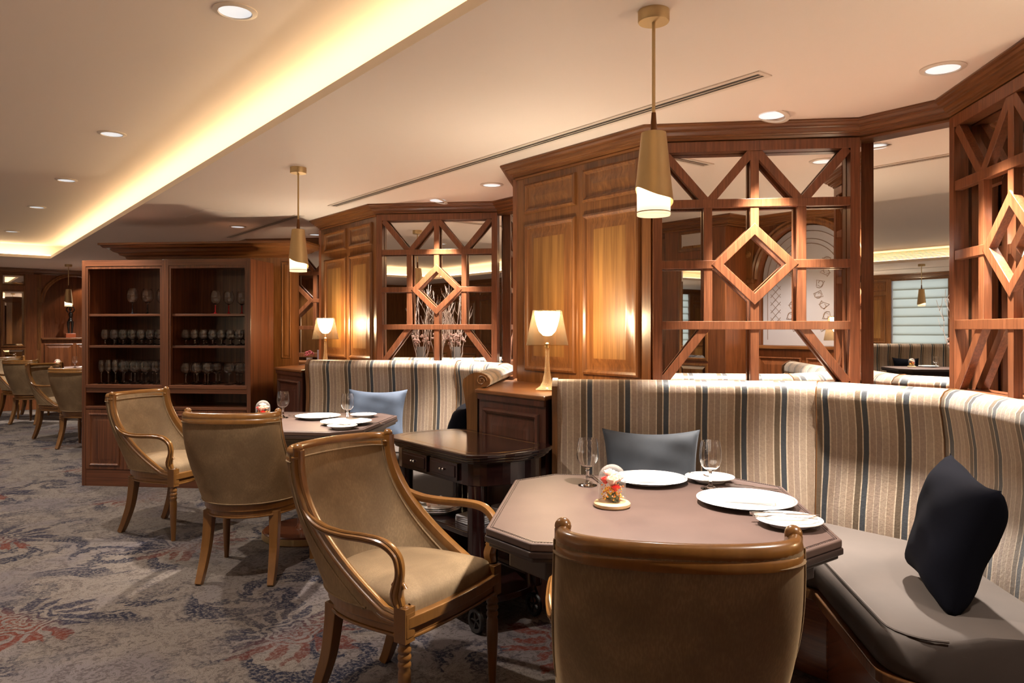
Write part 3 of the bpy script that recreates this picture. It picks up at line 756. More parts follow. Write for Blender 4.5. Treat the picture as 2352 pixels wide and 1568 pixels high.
# ------------------------------------------------------------------ pendants
def pendant(loc, label, power=E_PEND):
    t = thing('pendant_lamp', label, 'pendant lamp', loc, 0, 'brass pendants over the tables')
    MB().lathe([(0, 0), (.05, 0), (.05, -.032), (.048, -.036), (0, -.036)], 36).build('canopy', M['brass'], t, smooth=True)
    MB().ball((-.042, -.026, -.014), .0035).build('set_screw', M['bronze'], t)
    MB().lathe([(.0055, -.03), (.0055, -.335), (0, -.335)], 16).build('rod', M['brass'], t, smooth=True)
    MB().lathe([(0, -.325), (.007, -.325), (.0095, -.36), (.011, -.395), (.011, -.402), (0, -.402)], 20).build('ferrule', M['bronze'], t, smooth=True)
    # brass cone with a wavy cut
    n = 72; zt_ = -.39
    def cut(a): return -.59 - .028*cos(a+2.6)*1.0 - .018*cos(2*(a+1.7))*.6
    outer = []; inner = []
    for r0, r1, rr in ((.0395, .064, outer), (.0380, .0625, inner)):
        for j in range(13):
            ring = []
            for i in range(n):
                a = 2*pi*i/n; zc_ = cut(a) - .01
                z = zt_ + (zc_-zt_)*j/12
                r = r0+(r1-r0)*(zt_-z)/.235
                ring.append((r*cos(a), r*sin(a), z))
            rr.append(ring)
    capr = [[(0.006*cos(2*pi*i/n), .006*sin(2*pi*i/n), zt_+.004) for i in range(n)], [(.03*cos(2*pi*i/n), .03*sin(2*pi*i/n), zt_+.003) for i in range(n)]]
    capi = [[(p[0]*.9, p[1]*.9, p[2]-.004) for p in r] for r in capr]
    MB().loft(capr+outer+inner[::-1]+capi[::-1], loop=True).build('brass_shade', M['brass'], t, smooth=True, ang=50)
    MB().lathe([(.053, -.545), (.053, -.655), (.0515, -.655), (.0515, -.545)], 48).build('glass_cylinder', M['pendglass'], t, smooth=True)
    MB().lathe([(.0535, -.643), (.0539, -.6445), (.0535, -.646), (.0531, -.646), (.0531, -.643)], 48).build('rim_band', M['bronze'], t)
    MB().lathe([(0, -.50), (.03, -.51), (.036, -.56), (.03, -.61), (0, -.625)], 24).build('bulb', M['pendglow'], t, smooth=True)
    l = bpy.data.lights.new('pendant_light', 'SPOT'); l.energy = power; l.spot_size = radians(108); l.spot_blend = .9
    l.color = WARM2; l.shadow_soft_size = .02
    lo = bpy.data.objects.new('pendant_light', l); C.objects.link(lo); lo.parent = t; lo.location = (0, 0, -.66)
    return t
M['pendglass'] = translucent('frosted_pendant_glass', (.95,.90,.82), .7)
pd = pendant((.454, 2.40, CEIL), 'brass pendant lamp with wavy cut shade over the front table')
pd.rotation_euler = (0, 0, pi)
dup(pd, (-1.346, 4.716, CEIL), pi, 'brass pendant lamp over the second dining table, left of the panelled piers')
dup(pd, (-6.93, 11.7, CEIL), pi, 'farthest brass pendant lamp, in front of the arched niche at far left')
dup(pd, P(5.29, -4.86, CEIL), pi, 'brass pendant lamp on the window side seen in the clear mirror')
dup(pd, P(2.32, -4.86, CEIL), pi, 'brass pendant lamp on the window side, nearer one, seen in mirrors')
# ------------------------------------------------------------------ tables
def octo(h, c): return [(-h+c, -h), (h-c, -h), (h, -h+c), (h, h-c), (h-c, h), (-h+c, h), (-h, h-c), (-h, -h+c)]
def dining_table(loc, label):
    t = thing('dining_table', label, 'table', loc, R45(), 'octagonal dining tables')
    h, c = .515, .15
    MB().prism(octo(h-.003, c), .722, .745).build('leather_top', M['leather'], t, bevel=.005, seg=3)
    mb = MB(); mb.prism(octo(h, c), .703, .7215); mb.prism(octo(h-.012, c-.005), .688, .703); mb.prism(octo(h-.07, c-.03), .62, .688)
    mb.build('edge_moulding', M['leather_edge'], t, bevel=.004)
    mb = MB(); o8 = octo(h-.022, c-.009)
    mb.sweep(o8[::-1], [(-.0012, .7445), (-.0012, .7462), (.0012, .7462), (.0012, .7445)], closed=True)
    o9 = octo(h-.016, c-.006)
    for i in range(8):
        a = Vector(o9[i]); b_ = Vector(o9[(i+1) % 8]); L = (b_-a).length; nst = int(L/.009)
        for k in range(nst):
            p = a+(b_-a)*((k+.2)/nst); q_ = a+(b_-a)*((k+.75)/nst)
            mb.bar((p.x, p.y, .7455), (q_.x, q_.y, .7455), .0014, .0016, (0, 0, 1))
    mb.build('stitching', M['leather_edge'], t)
    MB().lathe([(0, .045), (.07, .045), (.055, .07), (.05, .12), (.05, .60), (.09, .62), (.0, .62)], 28).build('pedestal', M['plinth'], t, smooth=True)
    mb = MB().lathe([(0, .0), (.27, .0), (.27, .045), (.26, .052), (0, .052)], 48).build('base', M['plinth'], t, smooth=True)
    MB().lathe([(.271, .003), (.2735, .003), (.2735, .042), (.271, .042)], 48).build('brass_band', M['brass'], t)
    return t
T1 = Vector((.474, 2.547, 0)); T2 = T1+Vector((-1.822, 2.345, 0)); T5 = Vector((-6.75, 11.85, 0)); T6 = P(5.29, -4.95); T6.z = 0
tb = dining_table(T1, 'front octagonal brown leather-topped table set for two, beside the nearest banquette')
dup(tb, T2, R45(), 'second octagonal leather-topped table, left of the dark serving table')
dup(tb, T5, R45(), 'farthest octagonal table at far left, beneath the farthest pendant')
dup(tb, T6, R45(), 'octagonal table on the window side, seen in the clear mirror')
# ------------------------------------------------------------------ chairs
def chair(loc, rz, label):
    t = thing('dining_armchair', label, 'armchair', loc, rz, 'wooden armchairs with gold velvet')
    def wd(s_): return .262 - .022*s_
    def ye(s_): return -.28 + .425*(1-s_)**2.1
    def yc(s_): return -.27 - .125*s_
    def zz(s_): return .425 + .468*s_
    def S(a, s_, o_=0):
        x = (wd(s_)+o_)*sin(a); k = max(0, cos(a))**.75
        return Vector((x, ye(s_)+(yc(s_)-ye(s_)-o_)*k, zz(s_)))
    na, nt_ = 32, 16; th = .016
    amax = pi/2
    outer = [[S(-amax+2*amax*i/na, j/nt_, th) for i in range(na+1)] for j in range(nt_+1)]
    inner = [[S(-amax+2*amax*i/na, j/nt_, -th) for i in range(na+1)] for j in range(nt_+1)]
    mb = MB(); rings = [o_+i_[::-1] for o_, i_ in zip(outer, inner)]
    mb.loft(rings); mb.build('backrest', M['velvet'], t, smooth=True, ang=60)
    # wooden stiles
    prof = [(.9, .0), (.85, .5), (.55, .62), (.45, .52), (.15, .95), (-.15, .95), (-.45, .52), (-.55, .62), (-.85, .5), (-.9, 0), (-.7, -.75), (0, -.9), (.7, -.75)]
    for sx in (-1, 1):
        pts = [Vector((sx*wd(1), ye(1), zz(1)+.018))]
        pts += [Vector((sx*wd(s_), ye(s_), zz(s_))) for s_ in [1-i/18 for i in range(19)]]
        pts += [Vector((sx*.263, .19, .418)), Vector((sx*.262, .225, .417))]
        rad = [.019]+[.019+.001*sin(i/18*pi) for i in range(19)]+[.017, .016]
        mb = MB().tube(pts, rad, prof=[(x_*1.45, y_) for x_, y_ in prof], up=(sx, 0, 0))
        p = pts[0]; mb.ball((p.x, p.y, p.z+.004), .0185, 14, 8, (1, 1.02, 1.0)); mb.ball((p.x, p.y-.004, p.z-.028), .0215, 14, 8, (1, 1.02, .45))
        mb.build('stile', M['chair'], t, smooth=True, ang=50)
        # gimp along the upholstery edge
        for o_ in (th+.001, -th-.001):
            g = MB(); g.tube([S(sx*(amax-.10), j/nt_, o_) for j in range(nt_+1)], .0035, 6)
            g.build('piping', M['velvet'], t, smooth=True)
        # arm
        arm = spline([(sx*.256, -.232, .715), (sx*.262, -.19, .682), (sx*.272, -.12, .662), (sx*.284, -.02, .658), (sx*.288, .09, .662), (sx*.286, .165, .655), (sx*.281, .213, .622), (sx*.277, .225, .575), (sx*.272, .215, .53), (sx*.268, .205, .49), (sx*.265, .215, .455)], 5)
        n = len(arm)
        rad = [.012+.008*min(1, i/8) for i in range(n)]
        for i in range(n):
            f_ = i/n
            if f_ > .75: rad[i] = .0205+.0065*sin((f_-.75)/.25*pi)
        mb = MB().tube(arm, rad, prof=[(.85*x, .88*y) for x, y in prof], up=(sx, 0, 0.01))
        cur = [(sx*.270, .215+.026*cos(a_), .515+.020*sin(a_)) for a_ in [pi*.9-i*.22 for i in range(13)]]
        mb.tube(cur, [.0075]*12+[.010], 8)
        mb.build('armrest', M['chair'], t, smooth=True, ang=50)
        # front leg: block, turned rings, taper
        mb = MB(); x0, y0 = sx*.255, .225
        mb.box(x0-.024, x0+.024, y0-.024, y0+.024, .345, .455)
        mb.box(x0-.018, x0+.018, y0-.0255, y0+.0255, .362, .438)
        mb.lathe([(.020, .46), (.0235, .455), (.0235, .345), (.019, .342), (.017, .33), (.022, .322), (.0225, .314), (.018, .306), (.0225, .298), (.0225, .29), (.018, .282), (.022, .274), (.022, .266), (.018, .258), (.021, .248), (.0215, .20), (.0185, .12), (.0155, .05), (.0135, .02), (.0135, 0), (0, 0)], 18, (x0, y0, 0))
        mb.build('leg', M['chair_w'], t, smooth=True, ang=50)
        leg = spline([(sx*.178, -.158, .375), (sx*.180, -.165, .30), (sx*.184, -.185, .18), (sx*.19, -.228, .06), (sx*.193, -.258, 0)], 5)
        sq = [(-1, -1), (1, -1), (1, 1), (-1, 1)]
        MB().tube(leg, [.0265-.0095*i/(len(leg)-1) for i in range(len(leg))], prof=sq, up=(0, 1, 0)).build('leg', M['chair_w'], t, bevel=.003)
    # top rail with moulding
    top = [Vector((0, 0, -.004))+S(-amax+2*amax*i/32, 1.0) for i in range(33)]
    top[0] = Vector((-wd(1), ye(1)-.004, zz(1))); top[-1] = Vector((wd(1), ye(1)-.004, zz(1)))
    tp = [(x_, y_*1.55) for x_, y_ in [(1.0, -.9), (1.1, -.2), (.85, .0), (1.0, .35), (.75, .95), (.3, 1.2), (-.3, 1.2), (-.75, .95), (-1.0, .35), (-.85, 0), (-1.1, -.2), (-1.0, -.9)]]
    MB().tube([p+Vector((0, 0, -.002)) for p in top], .0165, prof=tp, up=(0, 0, 1)).build('top_rail', M['chair'], t, smooth=True, ang=50)
    for o_ in (th+.0015, -th-.0015):
        for s_ in (.945, .012):
            g = MB(); g.tube([S(-amax*.96+2*amax*.96*i/32, s_, o_) for i in range(33)], .0035, 6)
            g.build('piping', M['velvet'], t, smooth=True)
    # seat rail and cushion
    def plan(inset, n=40):
        pts = []
        for i in range(n+1):
            a = -pi/2+pi*i/n
            p = S(a, 0, -inset); pts.append((p.x, p.y))
        fx = .262-inset
        fr = [(fx, .19), (fx-.004, .245-inset)]
        m_ = 8
        for i in range(1, m_): x = (fx-.004)*(1-2*i/m_); fr.append((x, .245-inset+.018*(1-(x/fx)**2)))
        fr += [(-fx+.004, .245-inset), (-fx, .19)]
        return pts+fr
    mb = MB(); mb.prism(plan(-.006), .388, .425); mb.prism(plan(.004), .362, .388); mb.prism(plan(-.002), .352, .362)
    mb.build('seat_rail', M['chair_w'], t, bevel=.003)
    out = plan(.022); rings = []
    cx, cy = 0, -.01
    for s_, z in ((1.0, .42), (1.012, .44), (1.008, .458), (.985, .472), (.93, .484), (.8, .497), (.6, .506), (.35, .511), (.12, .513), (.001, .513)):
        rings.append([(cx+(x-cx)*s_, cy+(y-cy)*s_, z) for x, y in out])
    MB().loft(rings).build('seat_cushion', M['velvet'], t, smooth=True, ang=70)
    return t
def faceang(fx, fy): return atan2(fy, fx)-pi/2
ch = chair((.385, 1.87, 0), faceang(.13, .99), 'nearest armchair seen from behind, back to the camera at the front table')
dup(ch, (-.40, 2.73, 0), faceang(.85, -.53), 'front armchair turned sideways with its open seat showing, left of the front table')
dup(ch, (-1.44, 4.18, 0), faceang(.05, 1), 'armchair seen from behind at the second table, right of the cabinet doors')
dup(ch, (-2.29, 5.07, 0), faceang(.95, -.3), 'armchair turned sideways in front of the glassware cabinet door')
dup(ch, (-4.88, 8.62, 0), faceang(.08, 1), 'rightmost of the four far armchairs, half hidden by the glassware cabinet')
dup(ch, (-5.58, 9.32, 0), faceang(.96, -.25), 'far armchair turned sideways, second from the glassware cabinet')
dup(ch, (-6.87, 10.8, 0), faceang(.1, 1), 'far armchair seen from behind, third from the glassware cabinet')
dup(ch, (-7.55, 11.55, 0), faceang(.95, -.3), 'farthest armchair cut by the left edge, turned sideways')
# ------------------------------------------------------------------ tableware
def goblet_prof(h, rb, rf, stem_h, lip, th=.0012, neck=.004, knob=.0):
    """outer then inner profile"""
    o_ = [(0, 0), (rf, 0), (rf, .002), (rf*.55, .005), (neck*1.6, .012), (neck, .022)]
    if knob: o_ += [(knob, stem_h*.45), (neck*1.1, stem_h*.62), (knob*.9, stem_h*.8)]
    o_ += [(neck, stem_h*.9)]
    H = h-stem_h
    for f_, g_ in ((.0, .28), (.06, .55), (.16, .80), (.30, .96), (.42, 1.0), (.6, .98), (.8, .93), (1.0, lip)):
        o_.append((rb*g_, stem_h+H*f_))
    i_ = [(r-th, z+(.0008 if z < h-.001 else 0)) for r, z in o_[-8:]][::-1]
    i_.append((0, stem_h+.004)); return o_+i_
def goblet(loc, label, group='water goblets'):
    o = MB().lathe(goblet_prof(.178, .0415, .036, .068, .84, knob=.0085, neck=.0055), 36).build('water_goblet', M['glass'], smooth=True, ang=60)
    o.location = loc; return tag(o, label, 'glass', group)
def plate_mb(r):
    return MB().lathe([(0, .003), (r*.52, .003), (r*.56, 0), (r*.60, 0), (r*.62, .004), (r*.85, .012), (r, .019), (r*.995, .021), (r*.85, .015), (r*.66, .0085), (r*.60, .006), (0, .006)], 64)
def plate(loc, r, label, group):
    t = thing('plate', label, 'plate', loc, 0, group)
    plate_mb(r).build('dish', M['china'], t, smooth=True, ang=50)
    MB().lathe([(r*.945, .0187), (r*.955, .0192), (r*.955, .0199), (r*.945, .0194)], 64).build('gold_line', M['gold'], t, smooth=True)
    return t
def napkin(loc, rz, label, s=.10):
    mb = MB().grid(lambda a, b_: ((a-.5)*s*1.9, (b_-.5)*s*(1+.12*sin(a*3)), .010+.006*sin(a*pi)*sin(b_*pi)), 10, 8)
    mb.grid(lambda a, b_: ((a-.5)*s*1.9, (b_-.5)*s*(1+.12*sin(a*3)), 0), 10, 8)
    mb.box(-s*.92, s*.92, -s*.47, s*.47, .001, .0095)
    o = mb.build('folded_napkin', M['napkin'], smooth=True); o.location = loc; o.rotation_euler = (0, 0, rz); return tag(o, label, 'napkin', 'folded napkins on plates')
def fork(loc, rz, label, s=1.0, tilt=0):
    mb = MB()
    mb.loft([[(x, -w_*s/2, z), (x, w_*s/2, z), (x, w_*s/2, z+.0018), (x, -w_*s/2, z+.0018)] for x, w_, z in [(-.09*s, .012, .002), (-.05*s, .010, .003), (0, .006, .006), (.04*s, .006, .007), (.05*s, .018, .005), (.062*s, .023, .002)]])
    for i in range(4):
        y = (-.0095+i*.0063)*s; mb.box(.06*s, .098*s, y-.0013, y+.0013, .0025, .0045)
    o = mb.build('fork', M['steel'], smooth=True); o.location = loc; o.rotation_euler = (0, tilt, rz); return tag(o, label, 'fork', 'forks on the tables')
def knife(loc, rz, label, s=1.0):
    mb = MB()
    mb.loft([[(x, -w_*s/2, z), (x, w_*s/2, z), (x, w_*s/2, z+t_), (x, -w_*s/2, z+t_)] for x, w_, z, t_ in [(-.1*s, .008, .002, .006), (-.09*s, .012, .001, .008), (.0, .010, .002, .006), (.01*s, .016, .003, .002), (.08*s, .016, .003, .0015), (.11*s, .004, .003, .001)]])
    o = mb.build('knife', M['steel'], smooth=True); o.location = loc; o.rotation_euler = (0, 0, rz); return tag(o, label, 'knife', 'knives on the tables')
def flower_dome(loc, label):
    t = thing('flower_dome', label, 'flower dome', loc, 0, 'preserved flower domes')
    MB().lathe([(0, 0), (.058, 0), (.061, .004), (.061, .012), (.056, .017), (0, .017)], 40).build('base', M['birch'], t, smooth=True)
    r = .046; pr = [(r, .0175)]
    for i in range(13): a = i/12*pi/2; pr.append((r*cos(a), .095+r*sin(a)))
    pr += [(max(0, q[0]-.0012), q[1]-.0008) for q in pr[::-1]]
    MB().lathe(pr, 40).build('glass_dome', M['dome'], t, smooth=True, ang=60)
    rnd = random.Random(3)
    mb = MB()
    for _ in range(40): mb.ball((rnd.uniform(-.022, .022), rnd.uniform(-.022, .022), .02+rnd.uniform(0, .022)), rnd.uniform(.004, .009), 6, 4)
    mb.build('moss', M['moss'], t)
    def rose(c, rr, mat):
        mb = MB()
        for k in range(14):
            a0 = k*2.4; q = (k+1)/14
            def fn(a, b_, a0=a0, q=q):
                th = a0+(a-.5)*2.2; ra = rr*q*(.35+.75*b_**.8); return (c[0]+ra*cos(th), c[1]+ra*sin(th)*.9, c[2]+rr*(.9-q*.55)*b_+.0-rr*.3*(1-b_)+rr*.12*sin(a*pi))
            mb.grid(fn, 6, 4)
        mb.ball((c[0], c[1], c[2]), rr*.5, 8, 6)
        return mb.build('rose', mat, t, smooth=True)
    rose((-.002, -.016, .084), .027, M['rose_w']); rose((.008, -.026, .064), .018, M['rose_r']); rose((-.024, -.010, .086), .019, M['rose_r']); rose((.024, .0, .092), .018, M['rose_w']); rose((-.006, .014, .102), .024, M['rose_w'])
    for mat, n, z0, z1 in ((M['blossom'], 80, .026, .072), (M['yel'], 60, .03, .070), (M['rose_w'], 10, .026, .046)):
        mb = MB()
        for _ in range(n):
            a = rnd.uniform(0, 2*pi); ra = rnd.uniform(.014, .038); mb.ball((ra*cos(a), ra*sin(a), rnd.uniform(z0, z1)), rnd.uniform(.002, .0042), 6, 4)
        o = mb.build('small_blossoms', mat, t); o['kind'] = 'stuff'
    return t
M['yel'] = flat('yellow_blossom', (.85,.55,.05), .7)
ZB_ = .7465
flower_dome((.337, 2.52, ZB_), 'glass dome of red, orange and cream flowers on the front table')
g1 = goblet((.289, 2.86, ZB_), 'empty water goblet on the front table behind the flower dome')
g2 = goblet((.742, 2.80, ZB_), 'empty water goblet between the plates on the front table')
plate((.535, 2.915, ZB_), .145, 'large white plate behind the flower dome on the front table', 'dinner plates')
plate((.797, 2.55, ZB_), .165, 'large white plate nearest the camera on the front table', 'dinner plates')
plate((.775, 2.935, ZB_), .095, 'small side plate with a fork behind the goblet, front table', 'side plates')
plate((.842, 2.275, ZB_), .098, 'small side plate with crossed cutlery at the right of the front table', 'side plates')
napkin((.50, 2.915, ZB_+.008), .1, 'white folded napkin on the plate behind the flower dome')
napkin((.80, 2.57, ZB_+.008), -.3, 'white folded napkin on the large plate nearest the camera')
fork((.832, 2.27, ZB_+.0205), 2.95, 'steel fork lying across the side plate at the table right')
knife((.835, 2.31, ZB_+.021), -.10, 'steel knife lying across the side plate at the table right')
fork((.735, 2.95, ZB_+.0205), -1.0, 'small fork on the side plate behind the goblet', .6)
fork((.33, 2.965, ZB_+.001), 1.75, 'fork beside the goblet behind the flower dome')
knife((.90, 2.80, ZB_+.001), -.5, 'knife lying beyond the large plate near the banquette')
d2 = T2-T1
def put(src_loc, d=d2): return (src_loc[0]+d.x, src_loc[1]+d.y, src_loc[2])
flower_dome((-1.60, 4.81, ZB_), 'glass dome of orange flowers on the second table, behind a chair')
dup(g1, (-1.545, 5.05, ZB_), 0, 'water goblet on the second table just behind the flower dome'); dup(g2, (-1.07, 4.87, ZB_), 0, 'water goblet in front of the blue-grey cushion on the second table')
plate((-1.30, 5.02, ZB_), .15, 'large white plate at the back of the second table', 'dinner plates')
plate((-1.045, 4.72, ZB_), .16, 'large white plate at the right of the second table', 'dinner plates')
plate((-1.01, 5.10, ZB_), .09, 'small side plate behind the goblet on the second table', 'side plates')
plate((-1.02, 4.50, ZB_), .09, 'small side plate nearest the edge of the second table', 'side plates')
napkin((-1.32, 5.03, ZB_+.008), .1, 'white folded napkin on the back plate of the second table')
fork((-1.02, 4.50, ZB_+.0205), 2.9, 'fork across the side plate of the second table'); fork((-.86, 4.72, ZB_+.001), -.5, 'fork right of the large plate on the second table', .8)
fork((-1.50, 5.12, ZB_+.001), -.9, 'fork left of the back plate on the second table', .8)
flower_dome((-6.98, 11.50, ZB_), 'glowing glass flower dome on the farthest table')
dup(g1, (-6.84, 11.72, ZB_), 0, 'water goblet on the farthest table under the figurine')
plate((-6.6, 11.7, ZB_), .15, 'white plate on the farthest table beside the glassware cabinet', 'dinner plates')
flower_dome(P(5.5, -5.0, ZB_), 'glass flower dome on the window side table seen in the mirror')
dup(g2, P(5.2, -5.15, ZB_), 0, 'water goblet on the window side table, reflected in the mirror')
plate(P(5.35, -5.25, ZB_), .15, 'white plate on the window side table, reflected in the mirror', 'dinner plates')
# ------------------------------------------------------------------ cushions
def pillow(loc, rot, w_, h_, mat, label, th=.075, seed=1):
    rnd = random.Random(seed); ph = [rnd.uniform(0, 6) for _ in range(6)]
    def shp(a, b_, sg):
        x, z = 2*a-1, 2*b_-1
        px = x*(1-.11*(1-z*z)*abs(x)**2); pz = z*(1-.13*(1-x*x)*abs(z)**2)
        t_ = max(0, (1-x**4)*(1-z**4))**.55
        wr = .008*sin(2.5*x+1.7*z+ph[0])*t_+.0035*sin(6*x-4*z+ph[1])*t_+.0015*sin(11*z+3*x+ph[2])*t_+.003*sin(7*x*z+ph[3])*t_
        return (px*w_/2, sg*(th*t_)+wr, (pz+1)*h_/2)
    mb = MB(); mb.grid(lambda a, b_: shp(a, b_, 1), 28, 28); mb.grid(lambda a, b_: shp(a, b_, -1), 28, 28)
    o = mb.build('cushion', mat, smooth=True, ang=80); o.location = loc; o.rotation_euler = rot
    return tag(o, label, 'cushion', 'velvet cushions')
pillow((.62, 3.32, .50), (radians(-14), 0, R45()), .44, .40, M['pillow_a'], 'slate grey velvet cushion on the nearest banquette behind the front table', seed=2)
pillow((1.34, 2.40, .50), (radians(-15), radians(7), R45()-pi/2+radians(-4)), .39, .42, M['pillow_b'], 'dark navy velvet cushion leaning on the right end of the nearest banquette', th=.085, seed=5)
pillow((-1.03, 5.60, .50), (radians(-14), 0, R45()), .46, .40, M['pillow_c'], 'blue-grey velvet cushion on the second banquette behind the goblet', seed=3)
pillow((-.40, 4.58, .50), (radians(-18), 0, R45()-pi/2+radians(10)), .40, .40, M['pillow_b'], 'black velvet cushion at the right end of the second banquette', seed=4)
pillow(P(5.9, -5.75, .50), (radians(-14), 0, TH+pi/2+pi), .44, .38, M['pillow_b'], 'black cushion on the window side banquette seen in the mirror', seed=6)
# ------------------------------------------------------------------ serving table
def serving():
    t = thing('serving_table', 'dark polished mahogany serving table with rounded ends between the booths', 'side table', P(3.02, 2.07), TH)
    def stad(hu, hv, n=16, b=.13):
        pts = []
        for i in range(n+1):
            a = -pi/2+pi*i/n; pts.append((hv*sin(a), (hu-b)+b*cos(a)**.8 if cos(a) > 0 else hu-b))
        for i in range(n+1):
            a = pi/2-pi*i/n; pts.append((hv*sin(a), -(hu-b)-(b*cos(a)**.8 if cos(a) > 0 else 0)))
        return pts[::-1]
    hu, hv = .44, .245
    mb = MB(); mb.prism(stad(hu, hv), .782, .80); mb.prism(stad(hu-.01, hv-.01), .768, .782); mb.prism(stad(hu-.022, hv-.022), .755, .768)
    mb.build('table_top', M['mahog'], t, bevel=.005, seg=3)
    MB().sweep(stad(hu-.045, hv-.045, 24), [(-.001, .7995), (-.001, .8005), (.001, .8005), (.001, .7995)], closed=True).build('brass_inlay', M['gold'], t)
    MB().prism(stad(hu-.04, hv-.035), .655, .755).build('apron', M['mahog'], t, bevel=.002)
    for uc in (-.13, .13):
        mb = MB(); mb.box(-hv+.022, -hv+.036, uc-.115, uc+.115, .668, .745); mb.box(-hv+.018, -hv+.024, uc-.10, uc+.10, .680, .733)
        d = mb.build('drawer', M['mahog'], t, bevel=.002)
        k = MB(); k.ball((-hv+.012, uc-.012, .707), .006, 8, 6); k.ball((-hv+.012, uc+.012, .707), .006, 8, 6); k.build('knob', M['steel'], d, smooth=True)
    for su in (-1, 1):
        for sv in (-1, 1):
            MB().lathe([(.038, .655), (.038, .15), (0, .15)], 20, (sv*.165, su*.31, 0)).build('leg', M['mahog'], t, smooth=True)
            c = MB(); x, y = sv*.165, su*.31
            for i in range(2): pass
            ring = []
            for rr, xx in ((.05, -.01), (.054, -.006), (.054, .006), (.05, .01), (.038, .008), (.038, -.008)):
                ring.append([(x+xx, y+rr*cos(2*pi*i/24), .055+rr*sin(2*pi*i/24)) for i in range(24)])
            c.loft(ring, loop=True)
            for i in range(5): a = 2*pi*i/5; c.bar((x, y, .055), (x, y+.04*cos(a), .055+.04*sin(a)), .006, .006, (1, 0, 0))
            c.tube([(x, y, .055), (x+.02, y, .055), (x+.022, y, .10), (x, y, .15)], .006, 8)
            c.build('caster', M['black'], t, smooth=True)
    MB().prism(stad(hu-.06, hv-.05), .42, .445).build('shelf', M['mahog'], t, bevel=.004)
    MB().prism(stad(hu-.06, hv-.05), .135, .165).build('shelf', M['mahog'], t, bevel=.004)
    MB().box(-.17, .17, -.02, .0, .165, .42).build('divider', M['mahog'], t)
    return t
serving()
for i in range(3):
    o = plate_mb(.11-.002*i).build('serving_plate', M['china'], smooth=True); o.location = P(3.14, 1.98, .4455+i*.008)
    tag(o, ['bottom', 'middle', 'topmost'][i]+' serving plate of the stack on the dark serving table shelf', 'plate', 'plates on the serving shelf')
mb = MB()
rnd = random.Random(5)
for _ in range(14):
    a = rnd.uniform(0, 3.1); x, y = rnd.uniform(-.05, .05), rnd.uniform(-.05, .05)
    mb.bar((x-.07*cos(a), y-.07*sin(a), rnd.uniform(.0, .012)), (x+.07*cos(a), y+.07*sin(a), rnd.uniform(.0, .014)), .014, .002, (0, 0, 1))
o = mb.build('cutlery_heap', M['steel']); o.location = P(3.14, 1.98, .490); tag(o, 'heap of steel cutlery on the plate under the serving table', 'cutlery'); o['kind'] = 'stuff'
for i in range(4):
    o = MB().box(-.09, .09, -.07, .07, 0, .009).build('folded_cloth', M['cloth'], bevel=.003); o.location = P(2.86, 2.03, .4455+i*.0095); o.rotation_euler = (0, 0, TH+.08*i)
    tag(o, ['bottom', 'second', 'third', 'topmost'][i]+' grey folded cloth of the pile on the serving table shelf', 'napkin', 'folded cloths on the serving shelf')
o = MB().lathe([(0, 0), (.035, 0), (.055, .07), (.058, .085), (.054, .085), (.033, .006), (0, .006)], 28).build('bowl', M['vase'], smooth=True); o.location = P(2.74, 2.08, .4455)
tag(o, 'grey bowl at the right end of the serving table shelf', 'bowl')
# ------------------------------------------------------------------ glassware cabinet
SA = radians(-6.3); SL = Vector((-3.70, 6.44, 0)); SW, SD, SH = 1.52, .45, 1.935
cab = thing('glassware_cabinet', 'tall open cherry wood cabinet filled with stemmed glasses, left of centre', 'cabinet', SL, SA)
t_ = .028
mb = MB(); mb.box(0, SW, SD-.015, SD, .05, SH); mb.build('back_panel', M['case'], cab)
for x0, x1, nm in ((0, .035, 'side_panel'), (SW-.035, SW, 'side_panel'), (SW/2-.03, SW/2+.03, 'centre_panel')):
    MB().box(x0, x1, 0, SD-.015, 0, SH).build(nm, M['case'], cab, bevel=.002)
SX = [(.035, SW/2-.03), (SW/2+.03, SW-.035)]
ZS = {'a': 1.475, 'b': 1.205, 'c': .87}
for x0, x1 in SX:
    MB().box(x0, x1, 0, SD-.015, SH-.05, SH).build('top_panel', M['case_h'], cab)
    for z in (ZS['a'], ZS['b']): MB().box(x0, x1, .02, SD-.015, z-.02, z).build('shelf', M['case_h'], cab, bevel=.002)
    mb = MB(); mb.box(x0, x1, .0, SD-.015, ZS['c']-.03, ZS['c']); mb.box(x0, x1, .006, .03, ZS['c']-.07, ZS['c']-.03)
    mb.build('shelf', M['case_h'], cab, bevel=.003)
    MB().box(x0, x1, .0, SD-.015, .66, .685).build('shelf', M['case_h'], cab, bevel=.003)
    # inner frame strips
    mb = MB(); mb.box(x0, x0+.018, .004, .03, ZS['c'], SH-.05); mb.box(x1-.018, x1, .004, .03, ZS['c'], SH-.05); mb.box(x0+.018, x1-.018, .004, .03, SH-.075, SH-.05)
    mb.build('inner_frame', M['case'], cab, bevel=.002)
    xm = (x0+x1)/2
    for a_, b_ in ((x0+.003, xm-.0015), (xm+.0015, x1-.003)):
        mb = MB(); mb.box(a_, b_, .0, .02, .145, .655); raised(mb, a_+.03, b_-.03, .175, .625, 0, .7)
        mb.build('door', [M['case'], M['case']], cab, smooth=True, ang=20)
    MB().box(x0, x1, .004, .03, 0, .14).build('plinth', M['case_h'], cab)
